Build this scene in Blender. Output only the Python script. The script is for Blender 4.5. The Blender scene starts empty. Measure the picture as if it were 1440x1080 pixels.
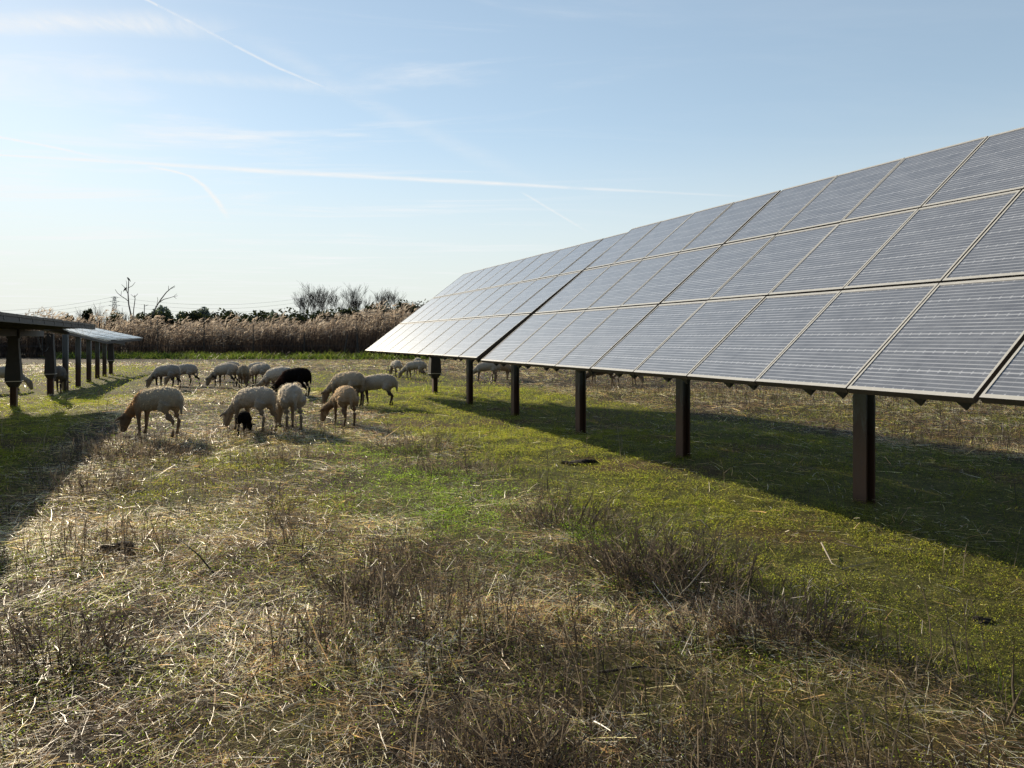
import bpy, bmesh, math, random
import numpy as np
from mathutils import Vector, Matrix

rng = np.random.default_rng(11)
random.seed(11)
scene = bpy.context.scene
col = scene.collection
H = 1.5                                   # eye height
TH = math.atan(0.428)                     # rows of panels run this far left of straight ahead
SN, CS = math.sin(TH), math.cos(TH)
rad = math.radians
SUNV = (-math.sin(TH + rad(14.8)) * math.cos(rad(20)), math.cos(TH + rad(14.8)) * math.cos(rad(20)), math.sin(rad(20)))

def rl(L, t, z=0.0):                      # metres across / along the rows -> world
    return Vector((L * CS - t * SN, L * SN + t * CS, z))

def at(x, y, Y):                          # direction in the photo at depth Y -> world
    return Vector(((x - 720) / 1000 * Y, Y, H + (477 - y) / 1000 * Y))

# ------------------------------------------------------------------ value noise
def vnoise(x, y, seed=0):
    xi = np.floor(x).astype(np.int64); yi = np.floor(y).astype(np.int64)
    xf = x - xi; yf = y - yi
    xf = xf * xf * (3 - 2 * xf); yf = yf * yf * (3 - 2 * yf)
    def h(a, b):
        n = (a * 374761393 + b * 668265263 + seed * 974634541) & 0x7fffffff
        n = ((n ^ (n >> 13)) * 1274126177) & 0x7fffffff
        n = n ^ (n >> 16)
        return (n & 0xffff) / 65535.0
    return (h(xi, yi) * (1 - xf) + h(xi + 1, yi) * xf) * (1 - yf) + (h(xi, yi + 1) * (1 - xf) + h(xi + 1, yi + 1) * xf) * yf

def fbm(x, y, scale, seed=0, octv=3):
    v = 0; a = 0.5; tot = 0
    for k in range(octv):
        v = v + a * vnoise(x / scale * 2 ** k, y / scale * 2 ** k, seed + k * 17); tot += a; a *= 0.5
    return v / tot

def sstep(a, b, x):
    t = np.clip((x - a) / (b - a), 0, 1)
    return t * t * (3 - 2 * t)

def gz(x, y):                             # ground height
    x = np.asarray(x, float); y = np.asarray(y, float)
    d = np.hypot(x, y)
    near = 1 - sstep(35, 60, d)
    return near * ((fbm(x, y, 2.6, 3) - 0.5) * 0.10 + (fbm(x, y, 0.55, 8) - 0.5) * 0.05)

def gzf(x, y):
    return float(gz(np.array([x]), np.array([y]))[0])

def gp(x, y):                             # ground point seen at photo pixel
    Y = H * 1000 / (y - 477.0)
    X = (x - 720) / 1000 * Y
    return Vector((X, Y, gzf(X, Y)))

def LT(x, y):
    return (x * CS + y * SN) / H, (-x * SN + y * CS) / H     # in eye heights

def green_mask(x, y):                     # 1 green cover, 0 dry stubble
    L, t = LT(x, y)
    j = (fbm(x, y, 1.7, 21) - 0.5) * 0.9 + (fbm(x, y, 0.5, 25) - 0.5) * 0.35
    a = sstep(1.70, 2.15, L + j) * (1 - sstep(5.6, 6.2, L + j * 1.2))
    b = sstep(-4.8, -4.2, L + j) * (1 - sstep(-1.45, -1.0, L + j * .6)) * 0.95
    g = np.maximum(a, b)
    dry = 1 - g
    patch = sstep(0.40, 0.56, fbm(x, y, 1.6, 31)) * 0.72 * dry * (1 - .75 * sstep(5.5, 8.5, t)) * (.35 + .65 * sstep(-.9, .1, L))
    spot = np.exp(-((L - 1.25 + .35 * (fbm(x, y, .8, 33) - .5)) / 0.42) ** 2 - ((t - 4.6) / 2.0) ** 2) * 0.95
    spot2 = np.exp(-((L + 0.1) / 0.30) ** 2 - ((t - 5.0) / 0.7) ** 2) * 0.6
    g = np.maximum(np.maximum(g, patch), np.maximum(spot, spot2))
    bare = sstep(0.56, 0.72, fbm(x, y, 1.1, 47)) * 0.75
    far = sstep(19, 24, t) * sstep(-1.6, -1.2, L) + sstep(28, 30, t)
    return np.clip(g * (1 - far), 0, 1), bare

# ------------------------------------------------------------------ mesh helpers
def tag(o, label=None, cat=None, group=None, kind=None):
    if label: o['label'] = label
    if cat: o['category'] = cat
    if group: o['group'] = group
    if kind: o['kind'] = kind
    return o

def empty(name, loc=(0, 0, 0), rz=0.0):
    o = bpy.data.objects.new(name, None); col.objects.link(o)
    o.empty_display_size = 0.2
    o.location = loc; o.rotation_euler = (0, 0, rz)
    return o

def link(name, me, mat, parent=None, smooth=False):
    o = bpy.data.objects.new(name, me); col.objects.link(o)
    if mat: me.materials.append(mat)
    if parent: o.parent = parent
    if smooth: me.polygons.foreach_set('use_smooth', [True] * len(me.polygons))
    return o

def npmesh(name, V, F, colr=None):
    """V (n,3) float, F (m,4) int quads"""
    V = np.ascontiguousarray(V, np.float32); F = np.ascontiguousarray(F, np.int32)
    me = bpy.data.meshes.new(name)
    k = F.shape[1]
    me.vertices.add(len(V)); me.vertices.foreach_set('co', V.ravel())
    me.loops.add(F.size); me.loops.foreach_set('vertex_index', F.ravel())
    me.polygons.add(len(F))
    me.polygons.foreach_set('loop_start', np.arange(0, F.size, k, dtype=np.int32))
    me.update(calc_edges=True)
    if colr is not None:
        at_ = me.color_attributes.new('tint', 'FLOAT_COLOR', 'POINT')
        c = np.ones((len(V), 4), np.float32); c[:, :3] = colr
        at_.data.foreach_set('color', c.ravel())
    me.validate()
    return me

class MB:                                  # collects boxes, prisms and tubes into one mesh
    def __init__(s): s.v = []; s.f = []
    def box(s, c, e, M=None):
        b = len(s.v)
        for dx in (-1, 1):
            for dy in (-1, 1):
                for dz in (-1, 1):
                    p = Vector((c[0] + dx * e[0] / 2, c[1] + dy * e[1] / 2, c[2] + dz * e[2] / 2))
                    s.v.append(M @ p if M else p)
        for q in ((0, 1, 3, 2), (4, 6, 7, 5), (0, 4, 5, 1), (2, 3, 7, 6), (0, 2, 6, 4), (1, 5, 7, 3)):
            s.f.append([b + i for i in q])
    def loft(s, rings, cap=True):
        b = len(s.v); n = len(rings[0])
        for r in rings: s.v.extend(Vector(p) for p in r)
        for k in range(len(rings) - 1):
            for i in range(n):
                j = (i + 1) % n
                s.f.append([b + k * n + i, b + k * n + j, b + (k + 1) * n + j, b + (k + 1) * n + i])
        if cap:
            s.f.append([b + i for i in range(n)][::-1])
            s.f.append([b + (len(rings) - 1) * n + i for i in range(n)])
    def tube(s, pts, radii, n=6):
        pts = [Vector(p) for p in pts]; rings = []
        if not hasattr(radii, '__len__'): radii = [radii] * len(pts)
        for i, p in enumerate(pts):
            d = (pts[min(i + 1, len(pts) - 1)] - pts[max(i - 1, 0)])
            if d.length < 1e-9: d = Vector((0, 0, 1))
            d.normalize()
            u = d.cross(Vector((0, 0, 1)) if abs(d.z) < 0.95 else Vector((1, 0, 0))).normalized()
            w = d.cross(u)
            rings.append([p + (u * math.cos(2 * math.pi * k / n) + w * math.sin(2 * math.pi * k / n)) * radii[i] for k in range(n)])
        s.loft(rings)
    def ell(s, c, r, M=None, seg=12, rin=8):
        rings = []
        for k in range(rin + 1):
            a = math.pi * (k + 0.02) / (rin + 0.04)
            ring = []
            for i in range(seg):
                b = 2 * math.pi * i / seg
                p = Vector((r[0] * math.cos(a), r[1] * math.sin(a) * math.cos(b), r[2] * math.sin(a) * math.sin(b)))
                if M: p = M @ p
                ring.append(Vector(c) + p)
            rings.append(ring)
        s.loft(rings)
    def mesh(s, name):
        me = bpy.data.meshes.new(name)
        me.from_pydata([tuple(v) for v in s.v], [], s.f)
        bm = bmesh.new(); bm.from_mesh(me)
        bmesh.ops.recalc_face_normals(bm, faces=bm.faces); bm.to_mesh(me); bm.free()
        return me
    def build(s, name, mat, parent=None, smooth=False):
        return link(name, s.mesh(name), mat, parent, smooth)

# ------------------------------------------------------------------ materials
def mat(name):
    m = bpy.data.materials.new(name); m.use_nodes = True
    nt = m.node_tree; nt.nodes.clear()
    out = nt.nodes.new('ShaderNodeOutputMaterial')
    def N(t, **kw):
        n = nt.nodes.new(t)
        for k, v in kw.items():
            if k.startswith('i_'):
                key = k[2:]
                key = int(key) if key.isdigit() else key.replace('_', ' ')
                n.inputs[key].default_value = v
            else: setattr(n, k, v)
        return n
    return m, nt, out, N

def ramp(N, stops):
    r = N('ShaderNodeValToRGB'); e = r.color_ramp.elements
    while len(e) < len(stops): e.new(0.5)
    for k, (p, c) in enumerate(stops):
        e[k].position = p; e[k].color = (*c, 1)
    return r

def principled(name, base, rough=0.6, metal=0.0, nscale=8.0, var=0.35, bump=0.0, spec=0.5, second=None, coord='Object', detail=5):
    m, nt, out, N = mat(name)
    p = N('ShaderNodeBsdfPrincipled', i_Roughness=rough, i_Metallic=metal)
    p.inputs['Specular IOR Level'].default_value = spec
    tc = N('ShaderNodeTexCoord'); nz = N('ShaderNodeTexNoise', i_Scale=nscale, i_Detail=detail, i_Roughness=0.65)
    nt.links.new(tc.outputs[coord], nz.inputs['Vector'])
    b = second or tuple(c * (1 - var) for c in base)
    r = ramp(N, [(0.32, b), (0.68, base)])
    nt.links.new(nz.outputs['Fac'], r.inputs['Fac'])
    nt.links.new(r.outputs['Color'], p.inputs['Base Color'])
    if bump:
        bp = N('ShaderNodeBump', i_Strength=bump, i_Distance=0.02)
        nt.links.new(nz.outputs['Fac'], bp.inputs['Height']); nt.links.new(bp.outputs['Normal'], p.inputs['Normal'])
    nt.links.new(p.outputs['BSDF'], out.inputs['Surface'])
    return m

def leafy(name, rough=0.5, trans=0.4, spec=0.4, tmul=(1, 1, 1)):
    """vegetation with its colour stored per leaf; part of the light passes through"""
    m, nt, out, N = mat(name)
    a = N('ShaderNodeAttribute', attribute_name='tint')
    p = N('ShaderNodeBsdfPrincipled', i_Roughness=rough)
    p.inputs['Specular IOR Level'].default_value = spec
    t = N('ShaderNodeBsdfTranslucent'); mx = N('ShaderNodeMixShader', i_0=trans)
    tm = N('ShaderNodeMix', data_type='RGBA', blend_type='MULTIPLY'); tm.inputs[0].default_value = 1
    tm.inputs[7].default_value = (*tmul, 1)
    L = nt.links.new
    L(a.outputs['Color'], p.inputs['Base Color']); L(a.outputs['Color'], tm.inputs[6]); L(tm.outputs[2], t.inputs['Color'])
    L(p.outputs['BSDF'], mx.inputs[1]); L(t.outputs['BSDF'], mx.inputs[2]); L(mx.outputs[0], out.inputs['Surface'])
    return m

M_straw = leafy('dry_straw', 0.44, 0.38, 0.9, (3.6, 3.3, 2.6))
M_leaf = leafy('green_leaf', 0.5, 0.52, 0.4, (4.3, 4.8, 2.6))
M_stalk = leafy('dry_stalk', 0.42, 0.28, 0.7, (2.0, 1.95, 1.8))
M_reed = leafy('reed', 0.65, 0.45, 0.2, (1.55, 1.55, 1.5))
M_crown = leafy('tree_leaf', 0.55, 0.3, 0.3, (1.1, 1.1, 0.6))
M_wool = leafy('wool', 0.95, 0.6, 0.05, (1.9, 1.85, 1.75))
M_bark = principled('grey_bark', (0.10, 0.08, 0.068), 0.85, nscale=6, var=0.5, bump=0.3)
M_palebark = principled('pale_dead_wood', (0.27, 0.24, 0.21), 0.8, nscale=5, var=0.4, bump=0.2)
M_alu = principled('aluminium_frame', (0.92, 0.87, 0.77), 0.38, 0.1, nscale=14, var=0.12)
M_frameside = principled('shaded_frame_side', (0.125, 0.10, 0.082), 0.6, 0.2, nscale=6, var=0.35)  # brown side faces of the frame, with their shade darkened into the colour
M_rail = principled('galvanised_rail', (0.10, 0.10, 0.105), 0.55, 0.6, nscale=9, var=0.45)
M_dark = principled('dark_steel', (0.07, 0.065, 0.065), 0.6, 0.4, nscale=5, var=0.4)
M_cover = principled('painted_cover', (0.065, 0.062, 0.062), 0.65, 0.1, nscale=6, var=0.4)
M_back = principled('panel_backsheet', (0.5, 0.5, 0.5), 0.7, nscale=3, var=0.15)
M_cable = principled('black_cable', (0.012, 0.012, 0.014), 0.5, nscale=20, var=0.3)
M_wire = principled('fence_wire', (0.22, 0.20, 0.18), 0.5, 0.5, nscale=20, var=0.4)
M_fpost = principled('fence_post_paint', (0.08, 0.08, 0.075), 0.6, 0.3, nscale=8, var=0.4)
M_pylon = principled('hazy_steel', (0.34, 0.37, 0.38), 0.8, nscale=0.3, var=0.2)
M_bird = principled('feathers', (0.035, 0.033, 0.035), 0.7, nscale=40, var=0.4)
M_dung = principled('dark_clod', (0.035, 0.024, 0.016), 0.9, nscale=25, var=0.6, bump=0.8)
M_twigd = principled('dark_twig', (0.055, 0.04, 0.03), 0.7, nscale=30, var=0.5)
M_twigp = principled('pale_twig', (0.50, 0.43, 0.33), 0.6, nscale=30, var=0.4)

def post_material():
    m, nt, out, N = mat('rusting_galvanised_post'); L = nt.links.new
    tc = N('ShaderNodeTexCoord'); sx = N('ShaderNodeSeparateXYZ'); L(tc.outputs['Object'], sx.inputs[0])
    nz = N('ShaderNodeTexNoise', i_Scale=3.5, i_Detail=7, i_Roughness=0.7)
    mp = N('ShaderNodeMapping'); mp.inputs['Scale'].default_value = (2.5, 2.5, 0.8)
    L(tc.outputs['Object'], mp.inputs[0]); L(mp.outputs[0], nz.inputs['Vector'])
    ma = N('ShaderNodeMath', operation='MULTIPLY_ADD'); ma.inputs[1].default_value = 1.1; L(nz.outputs['Fac'], ma.inputs[0]); L(sx.outputs['Z'], ma.inputs[2])
    mr = N('ShaderNodeMapRange'); mr.inputs[1].default_value = 0.75; mr.inputs[2].default_value = 1.75; L(ma.outputs[0], mr.inputs[0])
    r = ramp(N, [(0.0, (0.145, 0.082, 0.058)), (0.45, (0.13, 0.095, 0.08)), (0.75, (0.18, 0.20, 0.21)), (1.0, (0.23, 0.255, 0.28))])
    L(mr.outputs[0], r.inputs['Fac'])
    p = N('ShaderNodeBsdfPrincipled', i_Roughness=0.6, i_Metallic=0.25)
    nb = N('ShaderNodeTexNoise', i_Scale=45.0, i_Detail=4); L(tc.outputs['Object'], nb.inputs['Vector'])
    bp = N('ShaderNodeBump', i_Strength=0.25, i_Distance=0.01); L(nb.outputs['Fac'], bp.inputs['Height']); L(bp.outputs['Normal'], p.inputs['Normal'])
    L(r.outputs['Color'], p.inputs['Base Color']); L(p.outputs[0], out.inputs['Surface'])
    return m
M_post = post_material()

def cell_material():
    m, nt, out, N = mat('solar_cells'); L = nt.links.new
    uv = N('ShaderNodeUVMap', uv_map='UVMap'); sx = N('ShaderNodeSeparateXYZ'); L(uv.outputs[0], sx.inputs[0])
    def math_(op, a, b=None, c=None):
        n = N('ShaderNodeMath', operation=op)
        for k, v in enumerate((a, b, c)):
            if v is None: continue
            if isinstance(v, (int, float)): n.inputs[k].default_value = v
            else: L(v, n.inputs[k])
        return n.outputs[0]
    U, V = sx.outputs[0], sx.outputs[1]
    def line(v, n, w, off=0.0):            # soft-edged line repeated n times
        f = math_('FRACT', math_('MULTIPLY_ADD', v, n, off))
        d = math_('ABSOLUTE', math_('SUBTRACT', f, 0.5))
        mr = N('ShaderNodeMapRange'); mr.inputs[1].default_value = w; mr.inputs[2].default_value = w * 0.5
        L(d, mr.inputs[0]); return mr.outputs[0]
    fine = line(V, 30.0, 0.15, 0.5)
    rowl = line(V, 6.0, 0.04, 0.5)
    tick = math_('MULTIPLY', line(V, 6.0, 0.085, 0.5), line(U, 12.0, 0.10, 0.0))
    tc = N('ShaderNodeTexCoord')
    nz = N('ShaderNodeTexNoise', i_Scale=1.6, i_Detail=4); L(tc.outputs['Object'], nz.inputs['Vector'])
    nm = N('ShaderNodeMapRange'); nm.inputs[1].default_value = 0.3; nm.inputs[2].default_value = 0.7; nm.inputs[3].default_value = 0.75; nm.inputs[4].default_value = 1.0
    L(nz.outputs['Fac'], nm.inputs[0])
    mpl = N('ShaderNodeMapping'); mpl.inputs['Scale'].default_value = (2.2, 34.0, 1.0); L(uv.outputs[0], mpl.inputs[0])
    oi = N('ShaderNodeObjectInfo'); addv = N('ShaderNodeVectorMath', operation='ADD'); L(mpl.outputs[0], addv.inputs[0])
    rv = math_('MULTIPLY', oi.outputs['Random'], 57.0); cbv = N('ShaderNodeCombineXYZ'); L(rv, cbv.inputs[0]); L(rv, cbv.inputs[1]); L(cbv.outputs[0], addv.inputs[1])
    nzl = N('ShaderNodeTexNoise', i_Scale=1.0, i_Detail=3); L(addv.outputs[0], nzl.inputs['Vector'])
    nml = N('ShaderNodeMapRange'); nml.inputs[1].default_value = .3; nml.inputs[2].default_value = .7; nml.inputs[3].default_value = .25; nml.inputs[4].default_value = 1.15; L(nzl.outputs['Fac'], nml.inputs[0])
    fine = math_('MULTIPLY', fine, nml.outputs[0])
    colline = line(U, 12.0, 0.02, 0.0)
    k = math_('MULTIPLY', math_('MAXIMUM', math_('MULTIPLY', fine, 0.95), math_('MULTIPLY', rowl, 0.8)), nm.outputs[0])
    k = math_('MAXIMUM', k, math_('MULTIPLY', tick, .75))
    k = math_('MAXIMUM', k, math_('MULTIPLY', colline, 0.18))
    mx = N('ShaderNodeMix', data_type='RGBA'); L(k, mx.inputs[0])
    nz2 = N('ShaderNodeTexNoise', i_Scale=5.0, i_Detail=3); L(tc.outputs['Object'], nz2.inputs['Vector'])
    cr = ramp(N, [(0.3, (0.145, 0.153, 0.176)), (0.7, (0.215, 0.224, 0.25))]); L(nz2.outputs['Fac'], cr.inputs['Fac'])
    L(cr.outputs['Color'], mx.inputs[6]); mx.inputs[7].default_value = (0.92, 0.93, 0.96, 1)
    # dust film, more of it towards the lower edge of the module
    dz = N('ShaderNodeTexNoise', i_Scale=9.0, i_Detail=6, i_Roughness=0.7); L(tc.outputs['Object'], dz.inputs['Vector'])
    dm = N('ShaderNodeMapRange'); dm.inputs[1].default_value = 0.35; dm.inputs[2].default_value = 0.75; dm.inputs[3].default_value = 0.12; dm.inputs[4].default_value = 0.32
    L(dz.outputs['Fac'], dm.inputs[0])
    mxd = N('ShaderNodeMix', data_type='RGBA'); L(dm.outputs[0], mxd.inputs[0]); L(mx.outputs[2], mxd.inputs[6]); mxd.inputs[7].default_value = (0.52, 0.54, 0.57, 1)
    p = N('ShaderNodeBsdfPrincipled', i_Roughness=0.22)
    p.inputs['Specular IOR Level'].default_value = 0.8
    p.inputs['Coat Weight'].default_value = .65; p.inputs['Coat Roughness'].default_value = .45
    L(mxd.outputs[2], p.inputs['Base Color'])
    rr = N('ShaderNodeMapRange'); rr.inputs[3].default_value = 0.14; rr.inputs[4].default_value = 0.3; L(dz.outputs['Fac'], rr.inputs[0]); L(rr.outputs[0], p.inputs['Roughness'])
    L(p.outputs[0], out.inputs['Surface'])
    return m
M_cell = cell_material()

def ground_material():
    m, nt, out, N = mat('field_soil'); L = nt.links.new
    a = N('ShaderNodeAttribute', attribute_name='tint'); tc = N('ShaderNodeTexCoord')
    n1 = N('ShaderNodeTexNoise', i_Scale=14.0, i_Detail=8, i_Roughness=0.75); L(tc.outputs['Object'], n1.inputs['Vector'])
    r = ramp(N, [(0.3, (0.35, 0.33, 0.30)), (0.5, (0.9, 0.9, 0.9)), (0.72, (1.9, 1.8, 1.6))]); L(n1.outputs['Fac'], r.inputs['Fac'])
    mx = N('ShaderNodeMix', data_type='RGBA', blend_type='MULTIPLY'); mx.inputs[0].default_value = 1
    L(a.outputs['Color'], mx.inputs[6]); L(r.outputs['Color'], mx.inputs[7])
    p = N('ShaderNodeBsdfPrincipled', i_Roughness=0.9); p.inputs['Specular IOR Level'].default_value = 0.15
    L(mx.outputs[2], p.inputs['Base Color'])
    n2 = N('ShaderNodeTexNoise', i_Scale=38.0, i_Detail=6, i_Roughness=0.7); L(tc.outputs['Object'], n2.inputs['Vector'])
    b = N('ShaderNodeBump', i_Strength=0.9, i_Distance=0.03); L(n2.outputs['Fac'], b.inputs['Height']); L(b.outputs['Normal'], p.inputs['Normal'])
    L(p.outputs[0], out.inputs['Surface'])
    return m
M_ground = ground_material()

# ------------------------------------------------------------------ ground sheet
def build_ground():
    def axis(lim_f, lim_i, step):
        inner = np.arange(-lim_i, lim_i + 1e-6, step)
        g = lim_i * np.power(lim_f / lim_i, np.linspace(0, 1, 46))[1:]
        return np.concatenate([-g[::-1], inner, g])
    xs = axis(4000, 16, 0.14)
    ys_in = np.arange(-2, 26, 0.14)
    g = 26 * np.power(9000 / 26, np.linspace(0, 1, 110))[1:]
    ys = np.concatenate([[-4000, -1000, -200, -50, -12, -5], ys_in, g])
    X, Y = np.meshgrid(xs, ys); n, k = X.shape
    x = X.ravel(); y = Y.ravel()
    z = gz(x, y)
    gm, bare = green_mask(x, y)
    f1 = fbm(x, y, 0.9, 61)[:, None]
    dry = np.array([0.062, 0.045, 0.029]) * (0.65 + 0.7 * f1)
    grn = np.array([0.140, 0.138, 0.036]) * (0.7 + 0.6 * f1)
    soil = np.array([0.15, 0.085, 0.042]) * (0.8 + 0.4 * f1)
    c = dry * (1 - gm[:, None]) + (grn * (1 - bare[:, None]) + soil * bare[:, None]) * gm[:, None]
    i = np.arange(n * k).reshape(n, k)
    F = np.stack([i[:-1, :-1], i[:-1, 1:], i[1:, 1:], i[1:, :-1]], -1).reshape(-1, 4)
    o = link('ground', npmesh('ground', np.stack([x, y, z], -1), F, c), M_ground, smooth=True)
    tag(o, kind='structure')
build_ground()

# ------------------------------------------------------------------ scattering
def spots(bands):
    X, Y, S = [], [], []
    for d0, d1, dens, sc in bands:
        w = 62 if d1 <= 4 else 54 if d1 <= 7 else 47; a0, a1 = rad(-w), rad(w); d0 = 1.0 if d0 < 2 else d0
        n = int(dens * (a1 - a0) / 2 * (d1 * d1 - d0 * d0))
        d = np.sqrt(rng.random(n) * (d1 * d1 - d0 * d0) + d0 * d0); a = a0 + rng.random(n) * (a1 - a0)
        X.append(d * np.sin(a)); Y.append(d * np.cos(a)); S.append(np.full(n, sc) * (d / ((d0 + d1) / 2)) ** 0.5)
    return np.concatenate(X), np.concatenate(Y), np.concatenate(S)

def pick(colors, n, jit=0.25):
    colors = np.array(colors); c = colors[rng.integers(0, len(colors), n)]
    return c * (1 - jit + 2 * jit * rng.random((n, 1)))

def strips(P, D, W, ln, wd, bend, colr, segs=2, taper=0.5):
    """ribbons starting at P, along D, width direction W, bowed by bend"""
    n = len(P); k = segs + 1
    V = np.zeros((n, k, 2, 3))
    for s in range(k):
        f = s / segs
        c = P + D * (ln * f)[:, None] + bend * (f * f)[..., None] if np.ndim(f) else P + D * (ln * f)[:, None] + bend * (f * f)
        w = (wd * (1 - (1 - taper) * f) / 2)[:, None] * W
        V[:, s, 0] = c - w; V[:, s, 1] = c + w
    base = np.arange(n)[:, None] * (2 * k)
    F = []
    for s in range(segs):
        F.append(base + np.array([[2 * s, 2 * s + 1, 2 * s + 3, 2 * s + 2]]))
    return V.reshape(-1, 3), np.concatenate(F), np.repeat(colr, 2 * k, axis=0)

def unit(v): return v / np.maximum(np.linalg.norm(v, axis=-1, keepdims=True), 1e-9)

def join(parts):
    V, F, Cc = [], [], []; b = 0
    for v, f, c in parts:
        V.append(v); F.append(f + b); Cc.append(c); b += len(v)
    return np.concatenate(V), np.concatenate(F), np.concatenate(Cc)

# -- dry straw lying on the ground
def straw():
    x, y, s = spots([(1.7, 4, 9500, 0.75), (4, 7, 5500, 0.95), (7, 12, 2100, 1.3), (12, 22, 520, 1.9), (22, 50, 90, 2.9)])
    g, bare = green_mask(x, y)
    clump = sstep(0.25, 0.75, fbm(x, y, 0.8, 71))
    keep = rng.random(len(x)) < (1 - 0.93 * g) * (0.35 + 0.65 * clump)
    x, y, s = x[keep], y[keep], s[keep]; n = len(x)
    ln = s * rng.gamma(1.6, 0.048, n).clip(0.016, 0.36); wd = s * rng.gamma(4, .00062, n).clip(.001, .006)
    swirl = fbm(x, y, 1.3, 77) * 5.0 + rng.normal(0, 1.3, n)
    el = np.abs(rng.normal(0, 0.22, n)) - 0.05
    D = np.stack([np.cos(swirl) * np.cos(el), np.sin(swirl) * np.cos(el), np.sin(el)], -1)
    up = np.stack([rng.normal(0, .45, n), rng.normal(0, .45, n), np.ones(n)], -1)
    W = unit(np.cross(D, up))
    P = np.stack([x, y, gz(x, y) + rng.random(n) ** 2 * 0.05 * np.sqrt(s) + 0.004], -1)
    bend = np.stack([rng.normal(0, .09, n), rng.normal(0, .09, n), -np.abs(rng.normal(0, .08, n))], -1) * ln[:, None]
    c = pick([(.36, .30, .20), (.28, .22, .15), (.18, .135, .09), (.07, .05, .037), (.04, .029, .022), (.46, .41, .32), (.045, .033, .025), (.15, .11, .08), (.24, .21, .10)], n)
    tone = np.array([1.0, .93, .81]) * (1.5 + 4.2 * sstep(.3, .7, fbm(x, y, .45, 79))[:, None]); c = np.clip(c * tone, 0, .86)
    m = ln > .055 * s
    V, F, Cc = join([strips(P[m], D[m], W[m], ln[m], wd[m], bend[m], c[m], 2), strips(P[~m], D[~m], W[~m], ln[~m], wd[~m], bend[~m], c[~m], 1, .8)])
    tag(link('straw_litter', npmesh('straw_litter', V, F, Cc), M_straw), 'dry pale straw and broken stems littering the field', 'straw', kind='stuff')
straw()

# -- low green leaves and moss
def leaves():
    x, y, s = spots([(1.7, 4, 20000, .62), (4, 7, 15000, .76), (7, 12, 7000, 1.02), (12, 22, 1800, 1.6), (22, 50, 120, 3.6)])
    g, bare = green_mask(x, y); L, t = LT(x, y)
    clump = sstep(0.30, 0.62, fbm(x, y, 0.16, 81)) * sstep(.15, .6, fbm(x, y, .6, 82))
    keep = rng.random(len(x)) < np.maximum(g * (1 - 0.5 * bare), .50 - .32 * sstep(4.0, 7.5, t)) * (0.12 + 0.88 * clump)
    x, y, s, L, t = x[keep], y[keep], s[keep], L[keep], t[keep]; n = len(x)
    sz = s * rng.gamma(7, .0014, n).clip(.004, .019)
    Nrm = unit(rng.normal(0, .38, (n, 3)) + np.array([0, 0, .45]) + np.array(SUNV) * .8)   # leaves turn to the light
    D = unit(np.cross(Nrm, rng.normal(0, 1, (n, 3)))); D[D[:, 2] < 0] *= -1
    W = np.cross(D, Nrm)
    P = np.stack([x, y, gz(x, y) + rng.random(n) * 0.03 * s + 0.004], -1)
    lush = (np.exp(-((L - 1.35) / 0.45) ** 2 - ((t - 4.4) / 1.8) ** 2) > 0.3 * rng.random(n))
    c1 = pick([(.128, .126, .026), (.115, .118, .024), (.138, .122, .030), (.10, .108, .022), (.135, .105, .036), (.13, .132, .034)], n)
    c2 = pick([(.11, .145, .028), (.125, .165, .035), (.08, .12, .022)], n)
    gl, _ = green_mask(x, y); lush = lush | (rng.random(n) > .5 + gl)
    c = np.where(lush[:, None], c2, c1)
    hw = sz * rng.uniform(0.45, 0.8, n)
    V = np.stack([P, P + D * (sz * .5)[:, None] + W * (hw * .5)[:, None], P + D * sz[:, None], P + D * (sz * .5)[:, None] - W * (hw * .5)[:, None]], 1).reshape(-1, 3)
    F = np.arange(4 * n).reshape(n, 4)
    tag(link('ground_cover', npmesh('ground_cover', V, F, np.repeat(c, 4, 0)), M_leaf), 'low yellow green weeds and moss covering the ground', 'ground cover', kind='stuff')
    # grass blades
    x, y, s = spots([(1.7, 4, 420, 0.9), (4, 7, 380, 1.0), (7, 12, 220, 1.3), (12, 22, 70, 1.9)])
    g, bare = green_mask(x, y); L, t = LT(x, y)
    lush = np.exp(-((L - 1.35) / 0.5) ** 2 - ((t - 4.4) / 2.0) ** 2)
    keep = rng.random(len(x)) < np.clip(g * 0.35 * (1 - bare) + lush + 0.32, 0, 1) * sstep(.3, .6, fbm(x, y, 0.4, 83))
    x, y, s = x[keep], y[keep], s[keep]; n = len(x)
    a = rng.random(n) * 2 * np.pi; el = rng.uniform(0.5, 1.5, n); ln = s * rng.uniform(.03, .10, n)
    D = np.stack([np.cos(a) * np.cos(el), np.sin(a) * np.cos(el), np.sin(el)], -1)
    b = rng.random(n) * 2 * np.pi; W = np.stack([np.cos(b), np.sin(b), np.zeros(n)], -1)
    P = np.stack([x, y, gz(x, y)], -1)
    bend = np.stack([np.cos(a), np.sin(a), -0.4 * np.ones(n)], -1) * (ln * .35)[:, None]
    c = pick([(.055, .08, .014), (.07, .085, .018), (.04, .06, .012), (.09, .09, .027)], n)
    V, F, Cc = strips(P, D, W, ln, s * rng.uniform(.003, .006, n), bend, c, taper=0.15)
    tag(link('grass', npmesh('grass', V, F, Cc), M_leaf), 'short green grass growing in patches between the straw', 'grass', kind='stuff')
leaves()

# -- upright dry stems
def stem_arrays(P, D, ln, r, bend, c):
    a = rng.random(len(P)) * np.pi
    ref = np.stack([np.cos(a), np.sin(a), np.zeros(len(P))], -1)
    W1 = unit(np.cross(D, ref)); W2 = unit(np.cross(D, W1))
    return [strips(P, D, W1, ln, r, bend, c, 2, .45), strips(P, D, W2, ln, r, bend, c, 2, .45)]

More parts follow.
